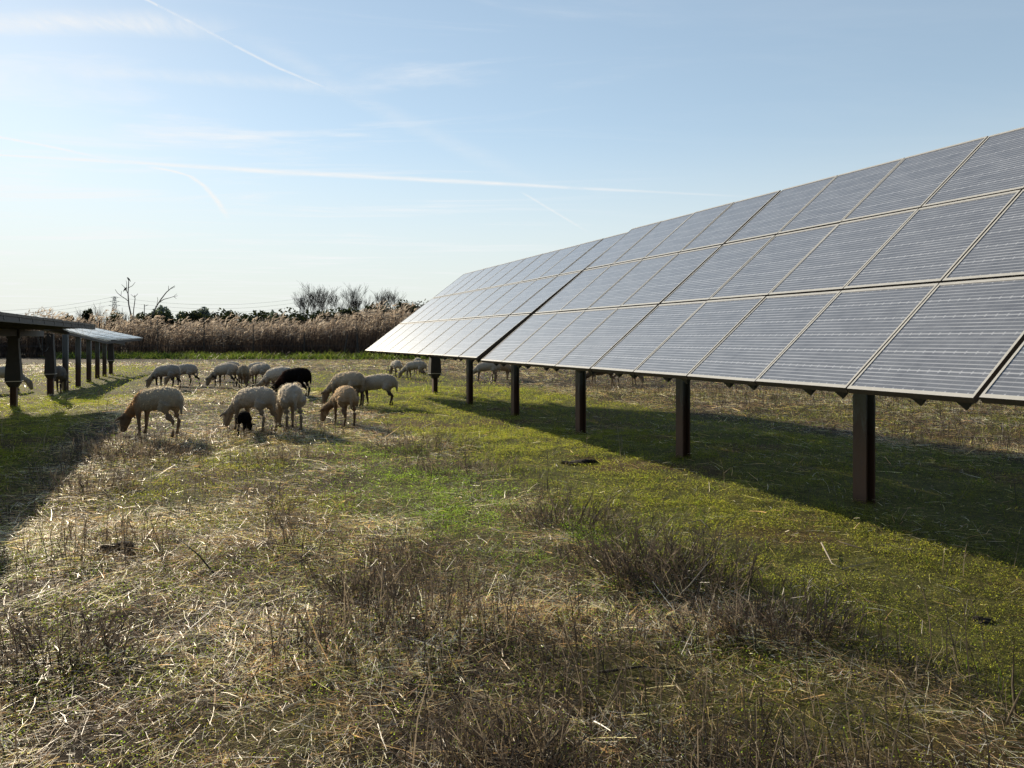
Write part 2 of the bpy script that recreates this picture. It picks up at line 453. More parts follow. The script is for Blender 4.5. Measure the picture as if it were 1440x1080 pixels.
STEMC = [(.10, .08, .062), (.055, .044, .036), (.09, .074, .061), (.14, .115, .093), (.06, .05, .043), (.34, .285, .22)]
def stalks():
    x, y, s = spots([(1.7, 4, 600, 0.9), (4, 7, 480, 1.0), (7, 12, 230, 1.2), (12, 22, 50, 1.5), (22, 48, 6, 2.0)])
    g, bare = green_mask(x, y); L, t = LT(x, y)
    patch = sstep(0.47, 0.64, .5 * fbm(L * H, t * H * .3, .55, 91) + .5 * fbm(x, y, .7, 93))
    back = sstep(6.0, 6.6, L)
    keep = rng.random(len(x)) < np.clip((1 - 0.97 * g) * np.maximum(0.03 + patch * (.55 + .45 * sstep(9, 4, np.hypot(x, y)) ), back), 0, 1)
    x, y, s, L = x[keep], y[keep], s[keep], L[keep]; n = len(x)
    ln = rng.gamma(3.2, 0.050, n).clip(.04, .40) * np.sqrt(s)
    a = rng.random(n) * 2 * np.pi; tl = np.abs(rng.normal(0, .28, n))
    D = np.stack([np.cos(a) * np.sin(tl), np.sin(a) * np.sin(tl), np.cos(tl)], -1)
    P = np.stack([x, y, gz(x, y) - .01], -1)
    bend = np.stack([rng.normal(0, .12, n), rng.normal(0, .12, n), -np.abs(rng.normal(0, .05, n))], -1) * ln[:, None]
    c = pick(STEMC, n)
    parts = stem_arrays(P, D, ln, rng.uniform(.0028, .0066, n) * s, bend, c)
    # side twigs on the taller ones
    for k in range(3):
        m = (ln > .12) & (rng.random(n) < .7); q = rng.uniform(.3, .95, m.sum())
        b = rng.random(m.sum()) * 2 * np.pi; e = rng.uniform(.4, 1.2, m.sum())
        d2 = np.stack([np.cos(b) * np.cos(e), np.sin(b) * np.cos(e), np.sin(e)], -1)
        l2 = ln[m] * rng.uniform(.15, .4, m.sum())
        p2 = P[m] + D[m] * (ln[m] * q)[:, None] + bend[m] * (q * q)[:, None]
        w2 = unit(np.cross(d2, np.stack([np.sin(b + .5), np.cos(b), .3 * np.ones(m.sum())], -1)))
        parts.append(strips(p2, d2, w2, l2, .0026 * s[m], d2 * 0, c[m], 1, .4))
    V, F, Cc = join([(v, f, cc) for v, f, cc in parts])
    tag(link('dry_stems', npmesh('dry_stems', V, F, Cc), M_stalk), 'thin brown dead stems standing up out of the straw', 'dry stems', kind='stuff')
stalks()

# -- bushy clumps of dead weeds, each a thing
def clump(px, py, w, hgt, n, label, pale=0.0):
    base = gp(px, py)
    r = w * np.sqrt(rng.random(n)); a = rng.random(n) * 2 * np.pi
    x = r * np.cos(a) * 1.25; y = r * np.sin(a) * .8
    tl = np.abs(rng.normal(.12, .30, n)) + r / w * .25
    b = a + rng.normal(0, .9, n)
    D = np.stack([np.cos(b) * np.sin(tl), np.sin(b) * np.sin(tl), np.cos(tl)], -1)
    ln = hgt * rng.uniform(.35, 1.05, n) * (1 - .45 * (r / w) ** 2)
    P = np.stack([x, y, gz(x + base.x, y + base.y) - base.z - .01], -1)
    bend = np.stack([rng.normal(0, .18, n), rng.normal(0, .18, n), -np.abs(rng.normal(0, .08, n))], -1) * ln[:, None]
    c = pick(STEMC + [(.06, .048, .043)] * 3 + [(.16, .13, .11)], n)
    if pale: c = np.where(rng.random((n, 1)) < pale, pick([(.36, .29, .21), (.3, .25, .2)], n), c)
    rr = rng.uniform(.0028, .0075, n)
    parts = stem_arrays(P, D, ln, rr, bend, c)
    for k in range(5):
        q = rng.uniform(.25, .98, n); bb = b + rng.normal(0, 1.2, n); e = rng.uniform(.3, 1.35, n)
        d2 = np.stack([np.cos(bb) * np.cos(e), np.sin(bb) * np.cos(e), np.sin(e)], -1)
        p2 = P + D * (ln * q)[:, None] + bend * (q * q)[:, None]
        w2 = unit(np.cross(d2, np.stack([np.sin(bb + .5), np.cos(bb), .3 * np.ones(n)], -1)))
        parts.append(strips(p2, d2, w2, ln * rng.uniform(.12, .4, n), rr * .7, d2 * 0, c, 1, .4))
    V, F, Cc = join(parts)
    o = link('dead_weed_clump', npmesh('dead_weed_clump', V, F, Cc), M_stalk); o.location = base
    tag(o, label, 'weed clump', 'clumps of dead weeds between the rows')
clump(955, 815, .40, .44, 260, 'tallest bushy clump of dead grey brown twigs beside the green strip, right of centre')
clump(880, 790, .35, .36, 170, 'broad dead twig clump just left of the tallest bushy one')
clump(805, 735, .38, .34, 170, 'loose dead weed clump bordering the bright green grass patch')
clump(1105, 885, .30, .32, 170, 'low dense clump of dark dead twigs farthest right along the green strip')
clump(1010, 880, .30, .24, 130, 'low dead twig clump between the tallest clump and the one farthest right', .2)
clump(595, 632, .62, .34, 220, 'purplish brown dead weed clump in the middle distance right of the orange tan sheep', .2)
clump(650, 660, .55, .28, 170, 'low dead weed clump behind the bright green grass patch', .3)
clump(185, 645, .75, .36, 300, 'wide brown dead weed thicket on the edge of the left shadow below the tan sheep', .2)
clump(130, 690, .40, .28, 150, 'smaller brown weed thicket beside the left shadow edge, nearer the camera', .2)
clump(85, 920, .26, .30, 110, 'sparse upright dead stems near the left edge of the foreground')
clump(725, 1075, .20, .26, 120, 'dark dead stem tuft at the bottom centre of the foreground')
clump(500, 835, .16, .26, 80, 'thin dark upright stems in the middle of the straw')
clump(400, 650, .50, .26, 140, 'faint brown weed clump in the straw in front of the cream sheep pair', .4)

# -- single sticks, clods and weeds
def stick(pts, r, m, label, name='fallen_stick', cat='stick'):
    b = Vector(pts[0]); mb = MB()
    mb.tube([Vector(p) - b for p in pts], [r * (1 - .6 * i / (len(pts) - 1)) for i in range(len(pts))], 5)
    o = mb.build(name, m, None, True); o.location = b
    tag(o, label, cat)
def lying(pix, lift):
    out = []
    for (x, y), h_ in zip(pix, lift):
        p = gp(x, y); p.z += h_; out.append(p)
    return out
stick([gp(306, 815) + Vector((0, 0, .01)), gp(306, 815) + Vector((-.16, .10, .12)), gp(306, 815) + Vector((-.38, .20, .235))], .006, M_twigd, 'long dark stick leaning out of the straw at left of centre')
stick(lying([(1155, 768), (1170, 790), (1185, 797), (1228, 789)], (.05, .02, .012, .02)), .006, M_twigp, 'bent pale stick lying on the green strip near the shadow')
stick(lying([(1180, 762), (1225, 775), (1275, 780)], (.03, .02, .012)), .005, M_twigd, 'curved dark twig lying just beyond the bent pale stick')
stick(lying([(840, 957), (900, 952), (960, 948)], (.02, .03, .02)), .007, M_twigd, 'straight dark stick lying flat in the right foreground straw')
stick(lying([(968, 735), (985, 732), (996, 741)], (.015, .03, .012)), .007, M_twigp, 'short pale stick end lying on the green strip right of centre')
stick([gp(770, 690) + Vector((0, 0, 0)), gp(770, 690) + Vector((.005, 0, .22)), gp(770, 690) + Vector((-.01, 0, .52))], .004, M_twigd, 'single tall thin weed stem standing on the green strip', 'weed_stem', 'weed')
stick([gp(940, 850) + Vector((0, 0, 0)), gp(940, 850) + Vector((.12, 0, .12)), gp(940, 850) + Vector((.26, .03, .27))], .005, M_twigp, 'pale dry stem leaning right out of the dead clump', 'weed_stem', 'weed')
def clod(px, py, rx, ry, rz, label):
    mb = MB(); b = gp(px, py)
    mb.ell((0, 0, rz * .3), (rx, ry, rz), seg=22, rin=14)
    me = mb.mesh('dirt_clod')
    for v in me.vertices:
        k = 1 + 1.5 * (float(fbm(np.array([v.co.x * 1.0 + px]), np.array([v.co.y * 1.3 + v.co.z * 2 + py]), .085, 5, 4)[0]) - .5)
        v.co *= k; v.co.z -= rz * .25
    o = link('dirt_clod', me, M_dung, None, True); o.location = b
    tag(o, label, 'clod')
clod(168, 775, .14, .09, .05, 'dark lump of dung lying in the straw at left near the shadow')
clod(815, 652, .20, .13, .05, 'dark clod on the green strip below the panels, in front of the shadow')
clod(1382, 864, .05, .035, .028, 'small dark lump sunk in the green strip near the right edge')

# ------------------------------------------------------------------ solar tables
def panel_mesh(w, s, th=.045):             # aluminium frame, lying in x (width) and y (slope), top at z=0
    mb = MB(); e = .016; ey = .032
    mb.box((0, -s / 2 + ey / 2, -th / 2), (w, ey, th)); mb.box((0, s / 2 - ey / 2, -th / 2), (w, ey, th))
    mb.box((-w / 2 + e / 2, 0, -th / 2), (e, s - 2 * ey, th)); mb.box((w / 2 - e / 2, 0, -th / 2), (e, s - 2 * ey, th))
    me = mb.mesh('solar_panel')
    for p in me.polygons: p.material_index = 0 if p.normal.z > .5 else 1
    return me
def sheet_mesh(w, s):
    e = .016; a, b = w / 2 - e, s / 2 - .032
    me = bpy.data.meshes.new('glass')
    z0, z1 = -.004, -.014
    v = [(-a, -b, z0), (a, -b, z0), (a, b, z0), (-a, b, z0), (-a, -b, z1), (a, -b, z1), (a, b, z1), (-a, b, z1)]
    f = [(0, 1, 2, 3), (7, 6, 5, 4), (0, 4, 5, 1), (1, 5, 6, 2), (2, 6, 7, 3), (3, 7, 4, 0)]
    me.from_pydata(v, [], f)
    uv = me.uv_layers.new(name='UVMap')
    for p in me.polygons:
        for li in p.loop_indices:
            c = me.vertices[me.loops[li].vertex_index].co
            uv.data[li].uv = ((c.x + a) / (2 * a), (c.y + b) / (2 * b))
        p.material_index = 1 if p.index == 1 else 0
    me.materials.append(M_cell); me.materials.append(M_back)
    return me
PW, PS = .912, 1.266                       # pitch along the row, up the slope
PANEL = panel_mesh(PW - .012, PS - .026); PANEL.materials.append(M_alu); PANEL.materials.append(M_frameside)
SHEET = sheet_mesh(PW - .012, PS - .026)

def put_panel(root, M):
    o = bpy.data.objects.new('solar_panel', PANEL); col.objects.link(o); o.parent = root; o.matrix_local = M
    g = bpy.data.objects.new('glass', SHEET); col.objects.link(g); g.parent = o

def hpost(root, loc, hgt, w=.145, d=.12):
    mb = MB(); f = .014
    mb.box((0, -d / 2 + f / 2, hgt / 2 - .1), (w, f, hgt + .2)); mb.box((0, d / 2 - f / 2, hgt / 2 - .1), (w, f, hgt + .2))
    mb.box((0, 0, hgt / 2 - .1), (.012, d - 2 * f, hgt + .2))
    o = mb.build('post', M_post, root); o.location = loc; return o

# a table's own axes: x runs along the row (away from the camera), y across it to the left, z up
def table(name_loc, t0, ncol, Lc, Zc, tilt, rows, label, post_ts, flare=(), gaps=(), edge_beam=False):
    root = empty('solar_tracker', rl(Lc, t0, 0), rad(90) + TH)
    tag(root, label, 'solar tracker', 'rows of tilting solar panels')
    length = ncol * PW + sum(.035 for g in gaps)
    A = Matrix.Translation((0, 0, Zc)) @ Matrix.Rotation(-tilt, 4, 'X')
    off = 0.0; edges = [0.0]
    for c in range(ncol):
        if c in gaps: off += .035
        x = off + (c + .5) * PW
        for r in range(rows):
            y = (r - (rows - 1) / 2) * PS
            # slope runs up to the right (-y); module y axis points up the slope
            M = A @ Matrix.Translation((x + random.uniform(-.002, .002), -y, random.uniform(-.002, .002))) @ Matrix.Rotation(rad(180) + random.uniform(-.0025, .0025), 4, 'Z') @ Matrix.Rotation(random.uniform(-.003, .003), 4, 'X')
            put_panel(root, M)
        edges.append(off + (c + 1) * PW)
    half = rows * PS / 2
    for c in range(ncol):
        for q in (.10, .43) if rows == 3 else (.2,):
            mb = MB(); w, dp = .046, .062
            x = edges[c] + q * PW * 1.0 + (.0)
            ring = lambda y: [Vector((x - w, y, -.048)), Vector((x + w, y, -.048)), Vector((x + .006, y, -.048 - dp)), Vector((x - .006, y, -.048 - dp))]
            mb.loft([ring(half - .02), ring(-half + .02)])
            o = mb.build('rail', M_rail, root); o.matrix_local = A
    # torque tube
    mb = MB(); mb.box((length / 2, 0, -.20), (length + .5, .14, .14))
    o = mb.build('torque_tube', M_dark, root); o.matrix_local = A
    if edge_beam:
        mb = MB(); mb.box((length / 2, -half + .05, -.09), (length - .03, .05, .085)); mb.box((length / 2, half - .05, -.09), (length - .03, .05, .085))
        o = mb.build('edge_beam', M_dark, root); o.matrix_local = A
    for k, t in enumerate(post_ts):
        base = (t - t0, 0, gzf(*rl(Lc, t).to_2d()))
        ph = Zc - .30 - base[2]
        hp = hpost(root, base, ph)
        mb = MB(); mb.box((t - t0, 0, Zc - .22), (.14, .24, .20))
        mb.build('bearing', M_dark, root)
        if k in flare: motor_cover(root, (t - t0, 0, 0), Zc - .3)
    return root

def motor_cover(root, loc, top):
    """flared sheet metal box over a slew drive, wide at its foot and tapering up"""
    mb = MB()
    prof = [(.45, .08), (.58, .15), (.85, .138), (1.35, .098), (top + .02, .09)]
    rings = []
    for z, w in prof:
        rings.append([Vector((-w * .8, -w, z)), Vector((w * .8, -w, z)), Vector((w * .8, w, z)), Vector((-w * .8, w, z))])
    mb.loft(rings)
    o = mb.build('drive_cover', M_cover, root); o.location = loc
    mb2 = MB()
    mb2.box((0, 0, .582), (.252, .312, .014))
    b = mb2.build('cover_rim', M_alu, o)

LC = 3.748 * H; ZC = 1.555 * H; TILT = math.atan(.1912 / .2385)
tA0 = 1.855 * H
rootA = table('A', tA0, 9, LC, ZC, TILT, 3, 'large dark panel table filling the right, three rows tall, on rusty posts', [3.20 * H, 5.03 * H, 6.85 * H], gaps=(5,))
rootB = table('B', 7.43 * H, 10, LC, ZC, TILT - rad(1.3), 3, 'pale glinting far panel table at the end of the right row, nearest the reeds', [8.65 * H, 10.43 * H, 12.28 * H], flare=(2,), gaps=(1,))
rootC = table('C', tA0 - .03 - 6 * PW, 6, LC, ZC, TILT - rad(.4), 3, 'panel table cut off by the right photo edge, only its lower corner showing', [1.38 * H, -.45 * H])

# left row, nearly level
LCl = -2.60 * H
rootD = table('D', 7.35 * H, 11, LCl, 1.225 * H, rad(2.0), 2, 'dark level panel table on the left, seen edge on above a wide post', [8.6 * H, 10.4 * H, 12.4 * H], flare=(2,), edge_beam=True)
rootE = table('E', 7.30 * H - 7 * PW, 7, LCl + .06, 1.30 * H, rad(3.4), 2, 'dark panel table end at the left edge of the photo, seen edge on', [3.9 * H, 6.4 * H], edge_beam=True)

# far left table: a warped deck of panels, its top in view
def far_table():
    pb0, pb1 = at(98, 465.0, 14.0 * H), at(147, 478.6, 18.6 * H)
    pc0, pc1 = at(48, 443.0, 16.0 * H), at(201, 474.6, 24.2 * H)
    org = rl(-2.55 * H, 19 * H); org.z = 0
    root = empty('solar_tracker', org)
    tag(root, 'far left panel table showing its pale panel tops, in front of the reeds', 'solar tracker', 'rows of tilting solar panels')
    def P(u, v): return (pb0 * (1 - u) + pb1 * u) * (1 - v) + (pc0 * (1 - u) + pc1 * u) * v - org
    nc, nr = 9, 3
    for c in range(nc):
        for r in range(nr):
            u0, u1 = (c + .008) / nc, (c + .992) / nc; v0, v1 = (r + .02) / nr, (r + .98) / nr
            q = [P(u0, v0), P(u1, v0), P(u1, v1), P(u0, v1)]
            cen = sum(q, Vector()) / 4
            dz = Vector((0, 0, -.05)); ins = [p + (cen - p) * .045 for p in q]
            mb = MB(); mb.loft([[p - cen for p in q], [p + dz - cen for p in q]], cap=False)
            b = len(mb.v); mb.v.extend([p - cen for p in q] + [p - cen for p in ins])
            for i in range(4):
                j = (i + 1) % 4; mb.f.append([b + i, b + j, b + 4 + j, b + 4 + i])
            o = mb.build('solar_panel', M_alu, root); o.location = cen
            me = bpy.data.meshes.new('glass')
            me.from_pydata([tuple(p - cen + Vector((0, 0, -.004))) for p in ins] + [tuple(p - cen + Vector((0, 0, -.014))) for p in ins], [],
                           [(0, 1, 2, 3), (7, 6, 5, 4), (0, 4, 5, 1), (1, 5, 6, 2), (2, 6, 7, 3), (3, 7, 4, 0)])
            uvl = me.uv_layers.new(name='UVMap'); uvs = [(0, 0), (1, 0), (1, 1), (0, 1)]
            for p in me.polygons:
                for li in p.loop_indices: uvl.data[li].uv = uvs[me.loops[li].vertex_index % 4]
            link('glass', me, M_cell, o)
    for (a, b_) in (((0, .04), (1, .04)), ((0, .96), (1, .96)), ((.992, .03), (.992, .97))):
        p, q = P(*a), P(*b_); d = (q - p); L = d.length
        M = Matrix.Translation((p + q) / 2 + Vector((0, 0, -.105))) @ d.to_track_quat('X', 'Z').to_matrix().to_4x4()
        mb = MB(); mb.box((0, 0, 0), (L, .06, .09), M); mb.build('edge_beam', M_dark, root)
    p, q = P(-.12, .42), P(1, .42)
    d = q - p; M = Matrix.Translation((p + q) / 2 + Vector((0, 0, -.2))) @ d.to_track_quat('X', 'Z').to_matrix().to_4x4()
    mb = MB(); mb.box((0, 0, 0), (d.length, .14, .14), M); mb.build('torque_tube', M_dark, root)
    def deck(x, y):                        # height of the deck over a point, by search
        best = None
        for i in range(61):
            for j in range(21):
                w = P(-.15 + i / 50, j / 20)
                dd = (w.x - x) ** 2 + (w.y - y) ** 2
                if best is None or dd < best[0]: best = (dd, w.z)
        return best[1]
    for k, x in enumerate((71, 92, 110, 125, 137, 147, 156)):
        u = (x - 720) / 1000
        t = -2.55 * (CS - u * SN) / (SN + u * CS) * H
        b = rl(-2.55 * H, t) - org; b.z = gzf(b.x + org.x, b.y + org.y)
        top = deck(b.x, b.y) - .16
        o = hpost(root, b, top - b.z, .14, .14); o.rotation_euler.z = rad(90) + TH
        if k in (0, 6):
            c0 = len(root.children); motor_cover(root, (b.x, b.y, 0), top - .02)
            for ch in root.children:
                if ch.name.startswith('drive_cover'): ch.rotation_euler.z = TH
        if k == 0:                          # cable loop hanging from the drive
            mb = MB(); pts = []
            for i in range(13):
                a = math.pi * i / 12
                pts.append(Vector((b.x - .16 * math.cos(a), b.y - .24, top - .05 - .42 * math.sin(a))))
            mb.tube(pts, .014, 5); mb.build('cable', M_cable, root)
far_table()

# ------------------------------------------------------------------ sheep
def sheep(px, fy, heading, scale, label, wool, face, legc, head_yaw=0.0, graze=1.0, seed=0, neck_tint=None, lamb=False, fuzz=3500, head_up=False, stride=None):
    rs = random.Random(seed); nr = np.random.default_rng(seed + 500)
    mb = MB()
    def ringx(x, z, ry, rz, n=14, yc=0.0, tilt=0.0):
        return [Vector((x + tilt * math.sin(2 * math.pi * k / n) * rz, yc + ry * math.cos(2 * math.pi * k / n), z + rz * math.sin(2 * math.pi * k / n))) for k in range(n)]
    # trunk: rump, loin, barrel, chest
    thin = .82 if lamb else 1.0
    mb.loft([ringx(-.455, .53, .04 * thin, .05 * thin), ringx(-.43, .535, .10 * thin, .11 * thin), ringx(-.36, .555, .132 * thin, .145 * thin), ringx(-.22, .568, .152 * thin, .155 * thin),
             ringx(-.05, .545, .162 * thin, .170 * thin), ringx(.12, .52, .148 * thin, .168 * thin), ringx(.25, .51, .12 * thin, .150 * thin), ringx(.33, .485, .095 * thin, .125 * thin), ringx(.37, .475, .04, .06)])
    # neck and head in the vertical plane, yawed about the chest
    ya = head_yaw
    piv = Vector((.24, 0, .55))
    Rz = Matrix.Rotation(ya, 4, 'Z')
    def nk(x, z, f=1.0):
        v = Rz @ Vector((x - piv.x, 0, z - piv.z)); return piv + v
    if head_up:
        path = [(.22, .57, .145), (.34, .66, .115), (.43, .75, .09), (.48, .82, .08)]
        poll, muz = Vector((.47, 0, .84)), Vector((.68, 0, .73))
    else:
        g = graze
        path = [(.20, .525, .130), (.33, .44, .108), (.45, .345, .082), (.55, .275, .068)]
        poll, muz = Vector((.56, 0, .285)), Vector((.645, 0, .035))
    pts = [nk(a, b) for a, b, r in path]
    mb.tube(pts, [r * (.85 if lamb else 1) for a, b, r in path], 12)
    P0, P1 = nk(poll.x, poll.z), nk(muz.x, muz.z)
    dd = (P1 - P0)
    hp = [P0 - dd * .16, P0 + dd * .10, P0 + dd * .38, P0 + dd * .68, P0 + dd * .93, P0 + dd * 1.04]
    mb.tube(hp, [.045, .080, .080, .060, .048, .022], 12)
    side = Rz @ Vector((0, 1, 0)); nrm = dd.normalized()
    # ears drooping sideways
    for s_ in (-1, 1):
        e0 = P0 + side * s_ * .06 + nrm * .02
        e1 = e0 + side * s_ * .12 + nrm * .055
        mb.tube([e0, (e0 + e1) / 2 + Vector((0, 0, .008)), e1], [.022, .028, .012], 6)
    # tail
    tl = .30 if not lamb else .2
    mb.tube([Vector((-.43, 0, .62)), Vector((-.475, 0, .55)), Vector((-.485, 0, .62 - tl))], [.04, .034, .018], 7)
    # legs
    st = stride or [rs.uniform(-.07, .07) for _ in range(4)]
    for k, s_ in enumerate((-1, 1)):
        y = .095 * s_ * thin
        f = st[k]                          # front leg
        mb.tube([Vector((.24, y * .9, .47)), Vector((.245 + f * .25, y, .37)), Vector((.25 + f * .6, y, .25)), Vector((.245 + f, y, .07)), Vector((.26 + f, y, .03)), Vector((.275 + f, y, .0))], [.080, .050, .031, .022, .027, .026], 9)
        f = st[2 + k]                      # hind leg: stifle forward, hock back
        y = .10 * s_ * thin
        mb.tube([Vector((-.31, y * .9, .50)), Vector((-.26, y * 1.05, .40)), Vector((-.31 + f * .4, y, .30)), Vector((-.385 + f * .7, y, .235)), Vector((-.37 + f, y, .08)), Vector((-.355 + f, y, .03)), Vector((-.34 + f, y, .0))], [.11, .092, .052, .031, .023, .027, .026], 9)
    me0 = mb.mesh('tmp'); ob = bpy.data.objects.new('tmp', me0); col.objects.link(ob)
    rm = ob.modifiers.new('r', 'REMESH'); rm.mode = 'VOXEL'; rm.voxel_size = .0145
    sm = ob.modifiers.new('s', 'SMOOTH'); sm.factor = .5; sm.iterations = 5
    dg = bpy.context.evaluated_depsgraph_get()
    me = bpy.data.meshes.new_from_object(ob.evaluated_get(dg)); me.name = 'sheep'
    bpy.data.objects.remove(ob); bpy.data.meshes.remove(me0)
    n = len(me.vertices); co = np.zeros(n * 3, np.float32); me.vertices.foreach_get('co', co); co = co.reshape(-1, 3)
    no = np.zeros(n * 3, np.float32); me.vertices.foreach_get('normal', no); no = no.reshape(-1, 3)
    x, y, z = co.T
    hd = np.linalg.norm(co - np.array(P0 + dd * .45), axis=1)
    isface = 1 - sstep(.15, .20, hd)
    isleg = 1 - sstep(.30, .40, z); isleg = np.where(x > .40, 0, isleg)
    woolly = np.clip(1 - np.maximum(isface, isleg), 0, 1)
    lump = fbm(x * 1.0 + y * .6 + seed, z * 1.2 + y, .07, seed + 3) - .5
    co = co + no * (woolly * lump * .020)[:, None]
    co += no * (woolly * (fbm(x + y + 3, z - y + 7, .025, seed + 9) - .5) * .012)[:, None]
    me.vertices.foreach_set('co', co.ravel().astype(np.float32)); me.update()
    W_, Fc, Lc_ = np.array(wool), np.array(face), np.array(legc)
    c = W_ * (1 - .0 * z[:, None]) * (.9 + .22 * fbm(x + seed, z + y, .09, seed)[:, None])
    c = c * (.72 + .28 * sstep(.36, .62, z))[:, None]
    if neck_tint is not None:
        k = (sstep(.14, .28, x) * (1 - isface))[:, None]; c = c * (1 - k) + np.array(neck_tint) * k
    c = c * (1 - isface[:, None]) + Fc * isface[:, None]
    c = c * (1 - isleg[:, None]) + Lc_ * isleg[:, None]
    hoof = (z < .035)[:, None] & (x < .45)[:, None]
    c = np.where(hoof, np.array((.03, .025, .02)), c)
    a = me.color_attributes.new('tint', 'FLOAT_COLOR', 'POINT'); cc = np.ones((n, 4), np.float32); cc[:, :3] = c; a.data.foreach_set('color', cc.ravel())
    base = gp(px, fy)
    root = link('sheep' if not lamb else 'lamb', me, M_sheepskin, None, True)
    root.location = base; root.rotation_euler.z = rad(heading); root.scale = (scale,) * 3
    tag(root, label, 'sheep' if not lamb else 'lamb', 'flock of grazing sheep')
    # fleece: short locks standing off the skin
    if fuzz:
        w = woolly * (.3 + .7 * (z > .3)); idx = nr.choice(n, fuzz, p=w / w.sum())
        nn = unit(no[idx] + nr.normal(0, .45, (fuzz, 3)) + np.array([-.2, 0, .1])); P_ = co[idx] + nr.normal(0, .006, (fuzz, 3))
        ln = nr.uniform(.007, .015, fuzz); Wd = unit(np.cross(nn, nr.normal(0, 1, (fuzz, 3))))
        V, F, Cc = strips(P_ - nn * .005, nn, Wd, ln, nr.uniform(.005, .010, fuzz), nr.normal(0, .006, (fuzz, 3)), c[idx] * (.95 + .2 * nr.random((fuzz, 1))), 1, .3)
        link('fleece', npmesh('fleece', V, F, Cc), M_wool, root)
    return root
M_sheepskin = leafy('sheep_coat', 0.95, 0.08, 0.05)

CREAM = (.60, .54, .45); GREYW = (.52, .485, .43); TAN = (.54, .42, .29); WHITE = (.64, .59, .51); BLACK = (.013, .011, .011)
FT = (.30, .23, .165); FG = (.42, .355, .275); LT_ = (.24, .18, .13); DK = (.09, .068, .052)
sheep(219, 614, 160, 1.05, 'large sheep with rust orange neck grazing alone, nearest the left shadow', (.56, .50, .39), (.22, .165, .12), (.27, .20, .14), seed=1, neck_tint=(.38, .235, .13), fuzz=4200, stride=[.05, -.04, .06, -.06])
sheep(356, 606, 152, 1.00, 'cream sheep grazing directly behind the black lamb', CREAM, FG, (.32, .26, .19), seed=2, fuzz=4200, stride=[-.02, .05, -.05, .04])
sheep(407, 604, 118, 1.06, 'cream sheep seen from behind, just right of the one behind the lamb', CREAM, FG, (.32, .26, .19), seed=3, fuzz=4200, head_yaw=.2, stride=[.0, .03, -.02, .05])
sheep(484, 598, 118, .95, 'orange tan sheep with head turned left, grazing with its rump to the camera', TAN, (.30, .20, .125), (.25, .16, .10), seed=4, fuzz=4200, head_yaw=.75, stride=[.03, .0, .05, -.04])
sheep(528, 570, 176, 1.02, 'cream sheep with dark brown legs grazing on the edge of the green strip', CREAM, DK, DK, seed=5, fuzz=5000, stride=[-.05, .06, .05, -.04])
sheep(487, 570, 150, 1.08, 'pale tan sheep grazing half hidden behind the orange tan one', (.54, .46, .35), FT, LT_, seed=6, fuzz=4000)
sheep(414, 560, 158, 1.04, 'black brown adult sheep grazing in the middle of the flock', BLACK, BLACK, BLACK, seed=7, fuzz=4000, neck_tint=(.045, .022, .016))
sheep(391, 556, 157, 1.05, 'white sheep grazing just left of the black adult, partly behind it', WHITE, FG, LT_, seed=8, fuzz=3000)
sheep(233, 548, 165, 1.02, 'grey white sheep at the left front of the pair by the far left shadow', GREYW, FG, DK, seed=9, fuzz=3000)
sheep(258, 542, 172, 1.0, 'grey white sheep stepping behind the front one of the far left pair', GREYW, FG, DK, seed=10, fuzz=3000, stride=[.0, .06, -.14, .08])
sheep(316, 545, 163, 1.02, 'cream sheep grazing leftmost in the far cluster', CREAM, FG, DK, seed=12, fuzz=3000)
sheep(321, 536, 168, .98, 'pale sheep whose back shows above the leftmost one of the far cluster', WHITE, FG, LT_, seed=13, fuzz=2500)
sheep(343, 545, 105, .98, 'narrow tan sheep seen from behind in the gap of the far cluster', (.50, .42, .31), FT, LT_, seed=14, fuzz=3000)
sheep(365, 543, 150, .98, 'cream sheep right of the narrow rear facing one in the far cluster', CREAM, FG, LT_, seed=15, fuzz=3000)
sheep(360, 537, 160, .95, 'pale sheep whose back just shows behind the right side of the far cluster', WHITE, FG, LT_, seed=16, fuzz=2500)
sheep(556, 530, 120, .92, 'pale sheep seen from behind, left of the pair below the panel corner', WHITE, FG, LT_, seed=17, fuzz=2500)
sheep(583, 533, 165, .98, 'cream sheep grazing beside the wide drive post under the far panels', CREAM, FG, LT_, seed=18, fuzz=3000)
sheep(588, 526, 90, 1.0, 'pale sheep with only its top showing behind the one at the wide drive post', WHITE, FG, LT_, seed=19, fuzz=2000)
sheep(684, 536, 172, 1.0, 'cream sheep grazing beyond the panels just right of the second far post', CREAM, FG, LT_, seed=20, fuzz=2500)
sheep(706, 534, 30, .95, 'tan sheep beyond the panels behind the one at the second far post', TAN, FT, LT_, seed=21, fuzz=2500)
sheep(846, 543, 175, 1.0, 'dark faced sheep beyond the panels right of the middle post, legs in view', (.23, .18, .13), DK, FT, seed=22, fuzz=2000)
sheep(880, 541, 20, 1.0, 'pale legged sheep beyond the panels, rightmost under the lower edge', CREAM, FG, FT, seed=23, fuzz=2000)
sheep(7, 551, 25, 1.0, 'sheep cut off by the left edge of the photo behind the wide post', WHITE, FG, LT_, seed=24, fuzz=2500)
sheep(83, 552, 112, 1.05, 'grey sheep standing in shade between the left posts', (.22, .20, .18), FG, DK, seed=25, fuzz=2500)
sheep(344, 615, 98, .56, 'small black lamb with its rump to the camera beside the cream sheep', BLACK, BLACK, BLACK, seed=26, fuzz=3000, lamb=True, neck_tint=(.06, .03, .02))

